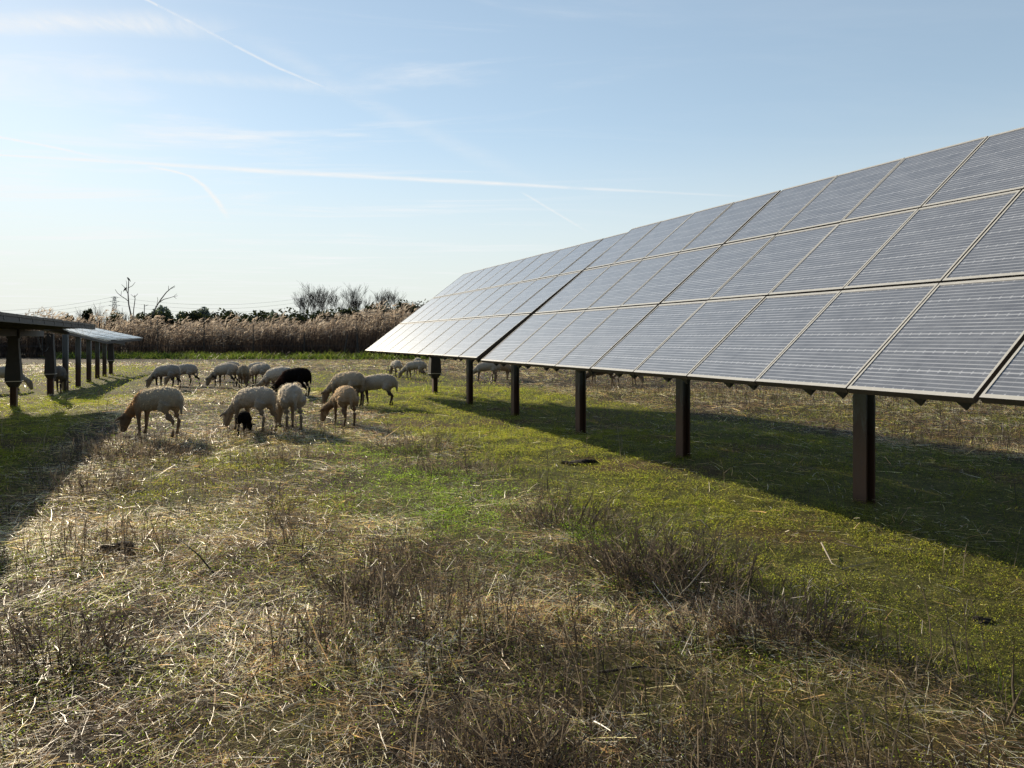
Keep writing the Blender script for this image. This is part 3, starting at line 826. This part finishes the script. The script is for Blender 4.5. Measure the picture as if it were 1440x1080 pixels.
# ------------------------------------------------------------------ far vegetation
def green_strip():
    n = 26000
    x = rng.uniform(-36, 8, n); y = 55.5 + rng.normal(0, 1.1, n) + 1.2 * np.sin(x * .12)
    keep = rng.random(n) < .12 + .88 * sstep(.38, .62, fbm(x, y, 1.6, 101)); x, y = x[keep], y[keep]; n = len(x)
    a = rng.random(n) * 2 * np.pi; el = rng.uniform(.5, 1.4, n); ln = rng.uniform(.2, .7, n) * (.55 + fbm(x, y, 1.5, 105))
    D = np.stack([np.cos(a) * np.cos(el), np.sin(a) * np.cos(el), np.sin(el)], -1)
    b = rng.random(n) * 2 * np.pi; W = np.stack([np.cos(b), np.sin(b), np.zeros(n)], -1)
    c = pick([(.05, .07, .015), (.06, .08, .018), (.035, .05, .012), (.085, .085, .03)], n)
    V, F, Cc = strips(np.stack([x, y, np.zeros(n)], -1), D, W, ln, rng.uniform(.03, .07, n), np.stack([np.cos(a), np.sin(a), -.5 * np.ones(n)], -1) * (ln * .3)[:, None], c, 2, .2)
    tag(link('tall_grass', npmesh('tall_grass', V, F, Cc), M_leaf), 'bright green band of tall grass along the foot of the fence', 'grass', kind='stuff')
green_strip()

def reeds():
    n = 15000
    x = rng.uniform(-52, 22, n); y = 60 + rng.random(n) ** 1.3 * 9 + 1.0 * np.sin(x * .2)
    top = 2.62 + 1.5 * (fbm(x, y, 5.0, 111) - .5) + .8 * sstep(-22, -10, x) + 2.6 * (fbm(x, y, 1.9, 115) - .5)
    ln = top * rng.uniform(.62, 1.12, n)
    P = np.stack([x, y, np.zeros(n)], -1)
    lean = np.stack([rng.normal(.06, .07, n), rng.normal(0, .06, n), np.ones(n)], -1); D = unit(lean)
    bend = np.stack([rng.normal(.12, .12, n), rng.normal(0, .1, n), np.zeros(n)], -1) * ln[:, None] * .5
    c = pick([(.15, .12, .10), (.11, .088, .078), (.19, .15, .12), (.08, .066, .062)], n)
    W = np.stack([np.ones(n), rng.normal(0, .5, n), np.zeros(n)], -1); W = unit(W)
    parts = [strips(P, D, W, ln, rng.uniform(.02, .035, n), bend, c, 3, .5)]
    # leaves
    for k in range(3):
        q = rng.uniform(.15, .85, n); b = rng.random(n) * 2 * np.pi; e = rng.uniform(-.2, 1.0, n)
        d2 = np.stack([np.cos(b) * np.cos(e), np.sin(b) * np.cos(e), np.sin(e)], -1)
        p2 = P + D * (ln * q)[:, None] + bend * (q * q)[:, None]
        parts.append(strips(p2, d2, unit(np.cross(d2, [0, 0, 1.])), rng.uniform(.3, .7, n), rng.uniform(.03, .05, n), np.stack([d2[:, 0], d2[:, 1], -1.2 * np.ones(n)], -1) * .15, pick([(.15, .11, .082), (.10, .075, .06), (.20, .15, .11)], n), 2, .3))
    # plumes
    tipm = rng.random(n) < .7 * sstep(.3, .6, fbm(x, y, 1.2, 119)) + .08; m = tipm.sum()
    for k in range(4):
        p2 = (P + D * ln[:, None] + bend)[tipm]; b = rng.normal(.3, .9, m); e = rng.uniform(.1, 1.3, m)
        d2 = np.stack([np.cos(b) * np.cos(e), np.sin(b) * np.cos(e), np.sin(e)], -1)
        p2 = p2 - np.array([0, 0, 1.]) * rng.uniform(0, .28, (m, 1))
        parts.append(strips(p2, d2, unit(np.stack([np.sin(b), np.cos(b), rng.normal(0, 1, m)], -1)), rng.uniform(.2, .5, m), rng.uniform(.06, .13, m), np.stack([rng.normal(.05, .05, m), np.zeros(m), -.06 * np.ones(m)], -1), pick([(.58, .48, .38), (.48, .39, .31), (.38, .31, .25), (.66, .57, .47)], m), 2, .25))
    V, F, Cc = join(parts)
    tag(link('reed_bed', npmesh('reed_bed', V, F, Cc), M_reed), 'tall dry brown reeds with pale feathery plumes behind the fence', 'reeds', kind='stuff')
reeds()

def crown_mesh(name, blobs, nleaf, size, cols, lo=.55):
    """leaf clumps spread through several lobes; lower and inner leaves darker"""
    V, Cc = [], []
    vol = np.array([b[3] * b[4] * b[5] for b in blobs]) ** .7; cnt = (vol / vol.sum() * nleaf).astype(int)
    for (cx, cy, cz, rx, ry, rz), m in zip(blobs, cnt):
        d = unit(rng.normal(0, 1, (m, 3))); r = rng.random(m) ** .38
        r = r * (.78 + .5 * (vnoise(d[:, 0] * 2.6 + cx * 3 + 50, d[:, 2] * 2.6 + d[:, 1] * 2 + cz + 50, 7)))
        P = d * r[:, None] * np.array([rx, ry, rz]) + np.array([cx, cy, cz])
        n1 = unit(rng.normal(0, 1, (m, 3)) + d * .6); t1 = unit(np.cross(n1, rng.normal(0, 1, (m, 3)))); t2 = np.cross(n1, t1)
        s = size * rng.uniform(.6, 1.5, (m, 1))
        V.append(np.stack([P - t1 * s, P + t2 * s * .55, P + t1 * s, P - t2 * s * .55], 1).reshape(-1, 3))
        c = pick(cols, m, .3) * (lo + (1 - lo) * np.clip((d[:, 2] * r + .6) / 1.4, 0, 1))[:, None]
        Cc.append(np.repeat(c, 4, 0))
    V = np.concatenate(V); return npmesh(name, V, np.arange(len(V)).reshape(-1, 4), np.concatenate(Cc))

DARKG = [(.035, .050, .022), (.05, .065, .028), (.025, .035, .018), (.07, .085, .035)]
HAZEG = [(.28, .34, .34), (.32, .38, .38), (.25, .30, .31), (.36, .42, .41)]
MIDG = [(.07, .09, .035), (.09, .11, .045), (.05, .065, .03)]
def leafy_tree(px, pw, ptop, Y, label, cols, nleaf=2200, size=None, pbase=452, group=None, name='evergreen_tree', blobs_n=5):
    base = Vector(((px - 720) / 1000 * Y, Y, 0))
    top = H + (477 - ptop) / 1000 * Y; w = pw / 1000 * Y / 2
    root = empty(name, base); tag(root, label, 'tree', group)
    zb = max(.3, top * .22) if top < 8 else top * .25
    blobs = [(0, 0, (top + zb) / 2, w * .8, w * .8, (top - zb) / 2 * .95)]
    for k in range(blobs_n):
        a = random.uniform(0, 6.28); q = random.uniform(.3, .6)
        r = w * random.uniform(.35, .55); zz = random.uniform(zb + r * .4, top - r * .8)
        blobs.append((math.cos(a) * w * q, math.sin(a) * w * q, zz, r, r, r * random.uniform(.7, 1.1)))
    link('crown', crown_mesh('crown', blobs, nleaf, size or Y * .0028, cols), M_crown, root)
    mb = MB(); mb.tube([(0, 0, -.2), (w * .05, 0, zb), (w * .02, 0, (top + zb) / 2)], [w * .13, w * .10, w * .03], 7)
    for k in range(4):
        a = k * 1.6; mb.tube([(w * .04, 0, zb * (1 + .1 * k)), (math.cos(a) * w * .5, math.sin(a) * w * .5, zb + (top - zb) * .5)], [w * .06, w * .015], 5)
    mb.build('trunk', M_bark, root, True)

# dense dark evergreens behind the reeds
k = 0
for i in range(17):
    px = 210 + i * 24 + random.uniform(-6, 6); Y = random.uniform(77, 86)
    ptop = (438 if px < 430 else 437 if px < 520 else 425) + random.uniform(-5, 5)
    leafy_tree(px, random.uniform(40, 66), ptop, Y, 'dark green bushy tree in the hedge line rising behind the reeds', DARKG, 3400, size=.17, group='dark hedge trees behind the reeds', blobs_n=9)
for px, pw, ptop, Y in [(655, 66, 424, 82), (692, 70, 424, 84)]:
    leafy_tree(px, pw, ptop, Y, 'dark green bushy tree in the hedge line rising behind the reeds', DARKG, 2200, group='dark hedge trees behind the reeds')
for px, pw, ptop, Y, lab in [(228, 34, 431, 260, 'hazy grey green tree, left one of those rising far beyond the reeds'),
                             (285, 32, 432, 250, 'hazy rounded grey green tree, right one of those rising far beyond the reeds'),
                             (256, 16, 439, 270, 'small hazy tree between the two larger hazy ones'),
                             (384, 26, 438, 280, 'low hazy tree top left of the leafless tree group')]:
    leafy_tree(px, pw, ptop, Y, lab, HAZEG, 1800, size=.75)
leafy_tree(124, 24, 436, 120, 'round dark tree top above the far left panels', DARKG, 2000, size=.3)
leafy_tree(96, 14, 443, 130, 'small dark tree top left of the round one above the left panels', DARKG, 900, size=.3)
leafy_tree(163, 34, 441, 110, 'ragged dark green tree between the left panels and the leaning bare tree', MIDG, 1500, size=.26)
for px, pw, ptop, Y, lab in [(12, 46, 452, 64, 'green tree at the left edge behind the wide post'), (58, 36, 458, 62, 'green bush seen between the two wide left posts'), (-30, 50, 446, 64, 'green tree just cut off by the left edge')]:
    leafy_tree(px, pw, ptop, Y, lab, MIDG, 2600)
for px, Y, pt in [(760, 84, 440), (840, 84, 442), (930, 84, 440), (1020, 84, 442), (1120, 84, 440), (1220, 84, 438)]:
    leafy_tree(px, 90, pt, Y, 'dark green bushy tree in the hedge line rising behind the reeds', DARKG, 1500, group='dark hedge trees behind the reeds')

# leafless trees
def bare_tree(px, ptop, Y, label, mtl, seed, spread=.35, r0=.16, depth=5, lean=0.0, nb=3, name='bare_tree', pbase=0):
    rs = random.Random(seed); mb = MB()
    base = Vector(((px - 720) / 1000 * Y, Y, 0)); top = H + (477 - ptop) / 1000 * Y
    def grow(p, d, L, r, k):
        m = p + d * L * .5 + Vector((rs.gauss(0, .04), rs.gauss(0, .04), rs.gauss(0, .02))) * L
        q = p + d * L
        rr = max(r, .011); mb.tube([p, m, q], [rr, max(r * .82, .010), max(r * .62, .009)], 5 if k > 2 else 3)
        if k == 0: return
        for j in range(nb if k < depth else nb + 1):
            a = rs.uniform(0, 6.28); s = rs.uniform(.5, 1.25) * spread
            nd = (d + Vector((math.cos(a) * s, math.sin(a) * s * .8, rs.uniform(.05, .45)))).normalized()
            st = q if j == 0 else p + d * L * rs.uniform(.45, .98)
            grow(st, nd, L * rs.uniform(.62, .9), r * rs.uniform(.42, .62), k - 1)
    f = 3.0
    grow(Vector((0, 0, -.2)), Vector((lean, 0, 1)).normalized(), top / f, r0, depth)
    zs = max(v.z for v in mb.v); kf = top / zs
    for v in mb.v: v.z *= kf
    root = empty(name, base); tag(root, label, 'tree', 'leafless trees beyond the reeds')
    # split off the thick lower stem as the trunk, the rest reads as branches
    mb.build('branches', mtl, root, True)
    t = MB(); t.tube([(0, 0, -.3), (lean * 1.0, 0, top / f * .5)], [r0 * 1.12, r0 * 1.03], 8); t.build('trunk', mtl, root, True)
bare_tree(466, 395, 100, 'tallest dense leafless tree at the middle of the bare group', M_bark, 3, .5, .11, 6)
bare_tree(438, 402, 102, 'leafless tree at the left end of the bare group', M_bark, 4, .5, .09, 6)
bare_tree(496, 398, 104, 'leafless tree right of the tallest in the bare group', M_bark, 5, .5, .10, 6)
bare_tree(530, 402, 98, 'pale feathery leafless tree at the right end of the bare group', M_palebark, 6, .50, .08, 6)
bare_tree(144, 424, 120, 'thin leafless tree just right of the round dark tree top', M_bark, 7, .36, .10, 5)
bare_tree(172, 432, 115, 'short leafless tree below the far pylon on the left', M_bark, 8, .36, .08, 5)
bare_tree(116, 430, 130, 'faint leafless tree above the left panels', M_palebark, 9, .36, .08, 5)

def dead_tree(paths, Y, base_px, label, mtl):
    base = Vector(((base_px - 720) / 1000 * Y, Y, 0)); mb = MB(); tr = MB()
    for i, (pts, r0, r1) in enumerate(paths):
        q = [at(x, y, Y + random.uniform(-.4, .4) * (j > 0)) - base for j, (x, y) in enumerate(pts)]
        n = len(q); (tr if i == 0 else mb).tube(q, [.58 * (r0 + (r1 - r0) * j / (n - 1)) for j in range(n)], 6)
    root = empty('bare_tree', base); tag(root, label, 'tree', 'leafless trees beyond the reeds')
    tr.build('trunk', mtl, root, True); mb.build('branches', mtl, root, True)
dead_tree([([(190, 497), (189, 458), (184, 442), (181, 428), (180, 412), (181, 396), (181, 393)], .16, .05),
           ([(181, 424), (176, 420), (170, 416), (165, 412), (162, 407)], .07, .035), ([(170, 416), (171, 409)], .04, .025),
           ([(180, 413), (175, 404), (171, 400)], .06, .03), ([(180, 405), (186, 402), (190, 397)], .05, .03), ([(178, 409), (178, 397), (177, 394)], .04, .025),
           ([(187, 452), (188, 435), (190, 420), (189, 415)], .08, .05), ([(189, 418), (194, 413)], .05, .03), ([(189, 418), (184, 414)], .04, .03), ([(184, 440), (180, 446), (182, 456)], .05, .04)],
          72, 190, 'upright dead tree with two birds perched at its top', M_palebark)
dead_tree([([(208, 497), (209, 455), (215, 442), (221, 429), (227, 420), (234, 411), (241, 405), (246, 402)], .15, .05),
           ([(223, 426), (230, 421), (238, 419), (244, 417), (250, 416)], .08, .03), ([(244, 417), (248, 420)], .04, .025), ([(245, 416), (249, 413)], .035, .02),
           ([(220, 431), (222, 421), (221, 418)], .05, .03), ([(237, 408), (237, 402)], .045, .03), ([(240, 406), (246, 404)], .035, .02), ([(213, 446), (217, 440), (219, 430)], .05, .03)],
          72, 208, 'leaning dead tree with bare limbs reaching up to the right', M_palebark)

def bird(px, py, Y, flip, label):
    base = at(px, py, Y); mb = MB()
    mb.ell((0, 0, .10), (.17, .085, .09), Matrix.Rotation(rad(-50), 4, 'Y'), 12, 8)
    mb.ell((.10, 0, .24), (.065, .055, .055), None, 10, 6)
    mb.tube([(.15, 0, .24), (.22, 0, .23)], [.018, .003], 5)
    mb.tube([(-.08, 0, .02), (-.2, 0, -.14)], [.045, .02], 6)
    mb.tube([(.02, .03, .03), (.02, .03, -.06)], .008, 4); mb.tube([(.02, -.03, .03), (.02, -.03, -.06)], .008, 4)
    o = mb.build('bird', M_bird, None, True); o.location = base; o.rotation_euler.z = rad(180 if flip else 0)
    tag(o, label, 'bird', 'birds perched in the dead tree')
bird(181, 394, 72, True, 'small dark bird perched on the topmost twig of the dead tree')
bird(176, 408, 72, False, 'small dark bird perched lower on the left branch of the dead tree')

# ------------------------------------------------------------------ fence
def fence():
    yb = 57.6
    root = empty('wire_fence', ((428 - 720) / 1000 * yb, yb, 0)); tag(root, 'thin wire fence with grey metal posts in front of the reeds', 'fence')
    o = root.location
    for px, ht, arm in [(60, 3.0, 0), (140, 3.0, 0), (222, 3.0, 1), (287, 3.4, 1), (356, 2.7, 0), (428, 2.1, 0), (502, 2.7, 0), (575, 2.7, 0), (650, 2.7, 0), (725, 2.7, 0), (800, 2.7, 0), (880, 2.7, 0), (960, 2.7, 0)]:
        x = (px - 720) / 1000 * yb - o.x; mb = MB()
        pts = [(x, 0, -.2), (x, 0, ht)]
        if arm: pts.append((x + .35, -.1, ht + .45))
        mb.tube(pts, .036, 6); mb.build('fence_post', M_fpost, root)
    for (a, b) in ((484, 489), (506, 502)):
        mb = MB(); xa = (a - 720) / 1000 * yb - o.x; xb = (b - 720) / 1000 * yb - o.x
        mb.tube([(xa, -.3, -.1), (xb, 0, 1.9)], .045, 6); mb.build('fence_brace', M_fpost, root)
    for z in (.35, .95, 2.0):
        mb = MB(); pts = []
        for i in range(60):
            x = -46 + i * 1.15
            pts.append((x - o.x, 0, z + .02 * math.sin(i * 1.7)))
        mb.tube(pts, .007 if z != .95 else .014, 4); mb.build('fence_wire', M_wire, root)
fence()

# ------------------------------------------------------------------ pylons, cables, mast
def pylon(px, ptop, Y, label):
    base = Vector(((px - 720) / 1000 * Y, Y, 0)); top = H + (477 - ptop) / 1000 * Y
    root = empty('power_pylon', base); tag(root, label, 'pylon', 'distant power pylons')
    mb = MB(); w0, w1 = top * .09, top * .018; nlev = 9; r = .13
    lv = [(top * k / nlev, w0 + (w1 - w0) * (k / nlev) ** .8) for k in range(nlev + 1)]
    for sx in (-1, 1):
        for sy in (-1, 1): mb.tube([(sx * w, sy * w, z) for z, w in lv], r, 4)
    for (z, w), (z2, w2) in zip(lv[:-1], lv[1:]):
        for s in (-1, 1):
            mb.tube([(-w, s * w, z), (w2, s * w2, z2)], r * .6, 4); mb.tube([(w, s * w, z), (-w2, s * w2, z2)], r * .6, 4)
            mb.tube([(s * w, -w, z), (s * w2, w2, z2)], r * .6, 4)
    mb.build('lattice_mast', M_pylon, root)
    for f, hw in ((.80, .13), (.89, .11), (.98, .085)):
        a = MB(); hw *= top
        a.tube([(-hw, 0, top * f), (0, 0, top * f + .6), (hw, 0, top * f)], r * .9, 4); a.tube([(-hw, 0, top * f), (0, 0, top * f - 1.0), (hw, 0, top * f)], r * .7, 4)
        a.build('crossarm', M_pylon, root)
    return base, top
PY = 520
b1, t1 = pylon(161, 417, PY, 'distant lattice pylon left of the upright dead tree')
b2, t2 = pylon(424, 419, PY + 30, 'distant lattice pylon at the left of the bare tree group')
def cable(p, q, sag, label):
    mb = MB(); b = Vector(p); pts = []
    for i in range(25):
        f = i / 24; v = Vector(p).lerp(Vector(q), f); v.z -= sag * 4 * f * (1 - f); pts.append(v - b)
    mb.tube(pts, .055, 4); o = mb.build('power_cable', M_pylon); o.location = b
    tag(o, label, 'power cable', 'power lines strung between the far pylons')
for f, hw, nm in ((.80, .13, 'lowest'), (.89, .11, 'middle'), (.98, .085, 'topmost')):
    p = b1 + Vector((hw * t1, 0, t1 * f)); q = b2 + Vector((-hw * t2, 0, t2 * f))
    cable(p, q, 5.0, nm + ' power line sagging between the two far pylons')
    p2 = b1 + Vector((-hw * t1, 0, t1 * f)); q2 = at(-80, 448 - (f - .8) * 60, PY - 60)
    cable(p2, q2, 3.5, nm + ' power line running off left from the left pylon')
mb = MB(); mb.tube([(0, 0, 0), (0, 0, H + (477 - 428) / 1000 * 110)], [.09, .05], 6); mb.tube([(0, 0, H + 5.1), (.6, 0, H + 5.3)], .04, 5)
o = mb.build('pole', M_fpost); o.location = ((203 - 720) / 1000 * 110, 110, 0); tag(o, 'thin grey pole standing between the two dead trees', 'pole')

# ------------------------------------------------------------------ sky, contrails
def contrail_material():
    m, nt, out, N = mat('ice_trail'); L = nt.links.new
    uv = N('ShaderNodeUVMap', uv_map='UVMap'); sx = N('ShaderNodeSeparateXYZ'); L(uv.outputs[0], sx.inputs[0])
    def ma(op, a, b=None):
        n = N('ShaderNodeMath', operation=op)
        for k, v in enumerate((a, b)):
            if v is None: continue
            if isinstance(v, (int, float)): n.inputs[k].default_value = v
            else: L(v, n.inputs[k])
        return n.outputs[0]
    v = ma('ABSOLUTE', ma('MULTIPLY_ADD', sx.outputs[1], 2.0)); nt.nodes[-1]
    mr0 = N('ShaderNodeMapRange', interpolation_type='SMOOTHSTEP'); mr0.inputs[1].default_value = 0.0; mr0.inputs[2].default_value = .5
    mr1 = N('ShaderNodeMapRange', interpolation_type='SMOOTHSTEP'); mr1.inputs[1].default_value = 1.0; mr1.inputs[2].default_value = .5
    L(sx.outputs[1], mr0.inputs[0]); L(sx.outputs[1], mr1.inputs[0])
    a = ma('MULTIPLY', mr0.outputs[0], mr1.outputs[0])
    e0 = N('ShaderNodeMapRange', interpolation_type='SMOOTHSTEP'); e0.inputs[1].default_value = 0; e0.inputs[2].default_value = .12; L(sx.outputs[0], e0.inputs[0])
    e1 = N('ShaderNodeMapRange', interpolation_type='SMOOTHSTEP'); e1.inputs[1].default_value = 1; e1.inputs[2].default_value = .65; L(sx.outputs[0], e1.inputs[0])
    a = ma('MULTIPLY', a, ma('MULTIPLY', e0.outputs[0], e1.outputs[0]))
    tc = N('ShaderNodeTexCoord'); mp = N('ShaderNodeMapping'); mp.inputs['Scale'].default_value = (26, 1.6, 1); L(uv.outputs[0], mp.inputs[0])
    nz = N('ShaderNodeTexNoise', i_Scale=1.0, i_Detail=5, i_Roughness=.65); L(mp.outputs[0], nz.inputs['Vector'])
    nm = N('ShaderNodeMapRange'); nm.inputs[1].default_value = .3; nm.inputs[2].default_value = .65; nm.inputs[3].default_value = .35; L(nz.outputs['Fac'], nm.inputs[0])
    at_ = N('ShaderNodeAttribute', attribute_type='OBJECT', attribute_name='density')
    a = ma('MULTIPLY', ma('MULTIPLY', a, nm.outputs[0]), at_.outputs['Fac'])
    em = N('ShaderNodeEmission', i_Color=(1, .99, .97, 1), i_Strength=.95); tr = N('ShaderNodeBsdfTransparent'); mx = N('ShaderNodeMixShader')  # emission stands in for sunlight scattered through the trail
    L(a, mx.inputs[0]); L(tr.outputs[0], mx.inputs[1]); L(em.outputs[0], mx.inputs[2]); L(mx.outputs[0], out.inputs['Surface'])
    return m
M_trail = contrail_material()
ALT = 1600.0
def contrail(pix, widths, dens, label):
    pts = [at(x, y, ALT / ((477 - y) / 1000)) for x, y in pix]
    b = pts[0].copy(); V = []; n = len(pts)
    for i, p in enumerate(pts):
        d = (pts[min(i + 1, n - 1)] - pts[max(i - 1, 0)]); d.z = 0; d.normalize()
        side = Vector((-d.y, d.x, 0)); wpx = widths[0] + (widths[-1] - widths[0]) * i / (n - 1)
        # metres at this range that cover the wanted apparent width
        r = p.length; e = abs(side.dot(Vector((p.x, p.y, 0)).normalized())); sinel = ALT / r
        eff = math.sqrt((1 - e * e) + (e * sinel) ** 2)
        w = wpx / 1000 * p.y / max(eff, .1)
        V += [p - b - side * w / 2, p - b + side * w / 2]
    me = bpy.data.meshes.new('contrail')
    me.from_pydata([tuple(v) for v in V], [], [(2 * i, 2 * i + 1, 2 * i + 3, 2 * i + 2) for i in range(n - 1)])
    uv = me.uv_layers.new(name='UVMap')
    for li, l in enumerate(me.loops):
        k = l.vertex_index; uv.data[li].uv = ((k // 2) / (n - 1), float(k % 2))
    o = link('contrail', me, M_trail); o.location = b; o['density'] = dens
    tag(o, label, 'contrail', 'aircraft trails in the sky')
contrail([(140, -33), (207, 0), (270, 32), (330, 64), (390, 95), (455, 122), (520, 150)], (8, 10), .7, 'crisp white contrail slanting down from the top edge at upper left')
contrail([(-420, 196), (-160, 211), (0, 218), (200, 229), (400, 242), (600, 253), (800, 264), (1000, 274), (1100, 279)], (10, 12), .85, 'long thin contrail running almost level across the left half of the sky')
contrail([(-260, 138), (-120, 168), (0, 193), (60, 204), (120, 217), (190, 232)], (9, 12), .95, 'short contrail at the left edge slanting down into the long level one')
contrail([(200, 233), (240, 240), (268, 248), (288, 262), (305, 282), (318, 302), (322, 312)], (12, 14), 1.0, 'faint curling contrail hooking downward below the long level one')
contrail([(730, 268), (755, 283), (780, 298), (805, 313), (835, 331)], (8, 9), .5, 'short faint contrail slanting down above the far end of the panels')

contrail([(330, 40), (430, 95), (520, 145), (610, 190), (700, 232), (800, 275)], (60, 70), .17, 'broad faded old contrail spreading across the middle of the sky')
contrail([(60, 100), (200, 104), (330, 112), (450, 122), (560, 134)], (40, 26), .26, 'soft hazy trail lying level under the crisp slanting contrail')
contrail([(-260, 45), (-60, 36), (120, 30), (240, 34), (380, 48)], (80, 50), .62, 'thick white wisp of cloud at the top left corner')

SUN_EL = rad(20.0)
SUN_AZ = TH + rad(14.8)                   # left of straight ahead (+Y)
sun_dir = Vector((-math.sin(SUN_AZ) * math.cos(SUN_EL), math.cos(SUN_AZ) * math.cos(SUN_EL), math.sin(SUN_EL)))

def world():
    w = bpy.data.worlds.new('World'); scene.world = w; w.use_nodes = True
    nt = w.node_tree; nt.nodes.clear(); L = nt.links.new
    def N(t, **kw):
        n = nt.nodes.new(t)
        for k, v in kw.items(): setattr(n, k, v)
        return n
    out = N('ShaderNodeOutputWorld'); bg = N('ShaderNodeBackground'); bg.inputs['Strength'].default_value = SKY_STRENGTH
    sky = N('ShaderNodeTexSky', sky_type='NISHITA'); sky.sun_disc = False
    sky.sun_elevation = SUN_EL; sky.sun_rotation = -SUN_AZ
    sky.altitude = 0; sky.air_density = SKY_AIR; sky.dust_density = SKY_DUST; sky.ozone_density = SKY_OZ
    tc = N('ShaderNodeTexCoord'); sx = N('ShaderNodeSeparateXYZ'); L(tc.outputs['Generated'], sx.inputs[0])
    # thin cirrus on a high flat layer
    mxz = N('ShaderNodeMath', operation='MAXIMUM'); mxz.inputs[1].default_value = .03; L(sx.outputs[2], mxz.inputs[0])
    dv = N('ShaderNodeVectorMath', operation='DIVIDE'); cb = N('ShaderNodeCombineXYZ')
    for i in range(3): L(mxz.outputs[0], cb.inputs[i])
    L(tc.outputs['Generated'], dv.inputs[0]); L(cb.outputs[0], dv.inputs[1])
    mp = N('ShaderNodeMapping'); mp.inputs['Rotation'].default_value = (0, 0, rad(-14)); mp.inputs['Scale'].default_value = (.42, 1.5, 0); L(dv.outputs[0], mp.inputs[0])
    nz = N('ShaderNodeTexNoise'); nz.inputs['Scale'].default_value = 1.1; nz.inputs['Detail'].default_value = 9; nz.inputs['Roughness'].default_value = .62; nz.inputs['Distortion'].default_value = .7
    L(mp.outputs[0], nz.inputs['Vector'])
    r = N('ShaderNodeMapRange', interpolation_type='SMOOTHSTEP'); r.inputs[1].default_value = .47; r.inputs[2].default_value = .78; L(nz.outputs['Fac'], r.inputs[0])
    # cirrus lies towards the sun side
    dt = N('ShaderNodeVectorMath', operation='DOT_PRODUCT'); dt.inputs[1].default_value = sun_dir; L(tc.outputs['Generated'], dt.inputs[0])
    rs = N('ShaderNodeMapRange', interpolation_type='SMOOTHSTEP'); rs.inputs[1].default_value = .62; rs.inputs[2].default_value = .97; rs.inputs[3].default_value = .06; rs.inputs[4].default_value = .95; L(dt.outputs['Value'], rs.inputs[0])
    mu = N('ShaderNodeMath', operation='MULTIPLY'); L(r.outputs[0], mu.inputs[0]); L(rs.outputs[0], mu.inputs[1])
    hs = N('ShaderNodeHueSaturation'); hs.inputs['Saturation'].default_value = SKY_SAT; L(sky.outputs[0], hs.inputs['Color'])
    gm = N('ShaderNodeGamma'); gm.inputs['Gamma'].default_value = SKY_GAMMA; L(hs.outputs[0], gm.inputs['Color'])
    tn = N('ShaderNodeMix', data_type='RGBA', blend_type='MULTIPLY'); tn.inputs[0].default_value = 1; tn.inputs[7].default_value = (*SKY_TINT, 1); L(gm.outputs[0], tn.inputs[6])
    hz = N('ShaderNodeMapRange', interpolation_type='SMOOTHSTEP'); hz.inputs[1].default_value = .30; hz.inputs[2].default_value = .0; hz.inputs[3].default_value = 0; hz.inputs[4].default_value = .92; L(sx.outputs[2], hz.inputs[0])
    zn = N('ShaderNodeMapRange', interpolation_type='SMOOTHSTEP'); zn.inputs[1].default_value = .50; zn.inputs[2].default_value = .85; L(sx.outputs[2], zn.inputs[0])
    zm = N('ShaderNodeMix', data_type='RGBA'); L(zn.outputs[0], zm.inputs[0]); L(tn.outputs[2], zm.inputs[6]); L(sky.outputs[0], zm.inputs[7])
    hm = N('ShaderNodeMix', data_type='RGBA'); L(hz.outputs[0], hm.inputs[0]); L(zm.outputs[2], hm.inputs[6]); hm.inputs[7].default_value = (*[c / SKY_STRENGTH for c in (.78, .815, .78)], 1)
    mx = N('ShaderNodeMix', data_type='RGBA'); L(mu.outputs[0], mx.inputs[0]); bk = N('ShaderNodeMapRange', interpolation_type='SMOOTHSTEP'); bk.inputs[1].default_value = -.35; bk.inputs[2].default_value = .28; bk.inputs[3].default_value = .28; L(dt.outputs['Value'], bk.inputs[0])
    bm_ = N('ShaderNodeVectorMath', operation='SCALE'); L(hm.outputs[2], bm_.inputs[0]); L(bk.outputs[0], bm_.inputs['Scale']); L(bm_.outputs[0], mx.inputs[6]); mx.inputs[7].default_value = (*[c / SKY_STRENGTH for c in (.93, .94, .95)], 1)
    L(mx.outputs[2], bg.inputs['Color']); L(bg.outputs[0], out.inputs['Surface'])
SKY_STRENGTH = .10; SKY_AIR = 1.0; SKY_DUST = 0.07; SKY_OZ = 1.5; SKY_SAT = 1.0; SKY_GAMMA = 0.6; SKY_TINT = (2.82, 2.92, 2.92)
world()

sun = bpy.data.lights.new('sun', 'SUN'); sun.energy = 5.0; sun.angle = rad(.42); sun.color = (1.0, .86, .64)
so = bpy.data.objects.new('sun', sun); col.objects.link(so)
so.rotation_euler = (-sun_dir).to_track_quat('-Z', 'Y').to_euler(); so.location = sun_dir * 60

cam = bpy.data.cameras.new('camera'); co_ = bpy.data.objects.new('camera', cam); col.objects.link(co_)
cam.sensor_width = 36; cam.lens = 25.0; cam.shift_y = -63 / 1440; cam.clip_start = .05; cam.clip_end = 30000
co_.location = (0, 0, H); co_.rotation_euler = (rad(90), 0, 0)
scene.camera = co_
scene.view_settings.view_transform = 'Standard'; scene.view_settings.look = 'None'; scene.view_settings.exposure = 0
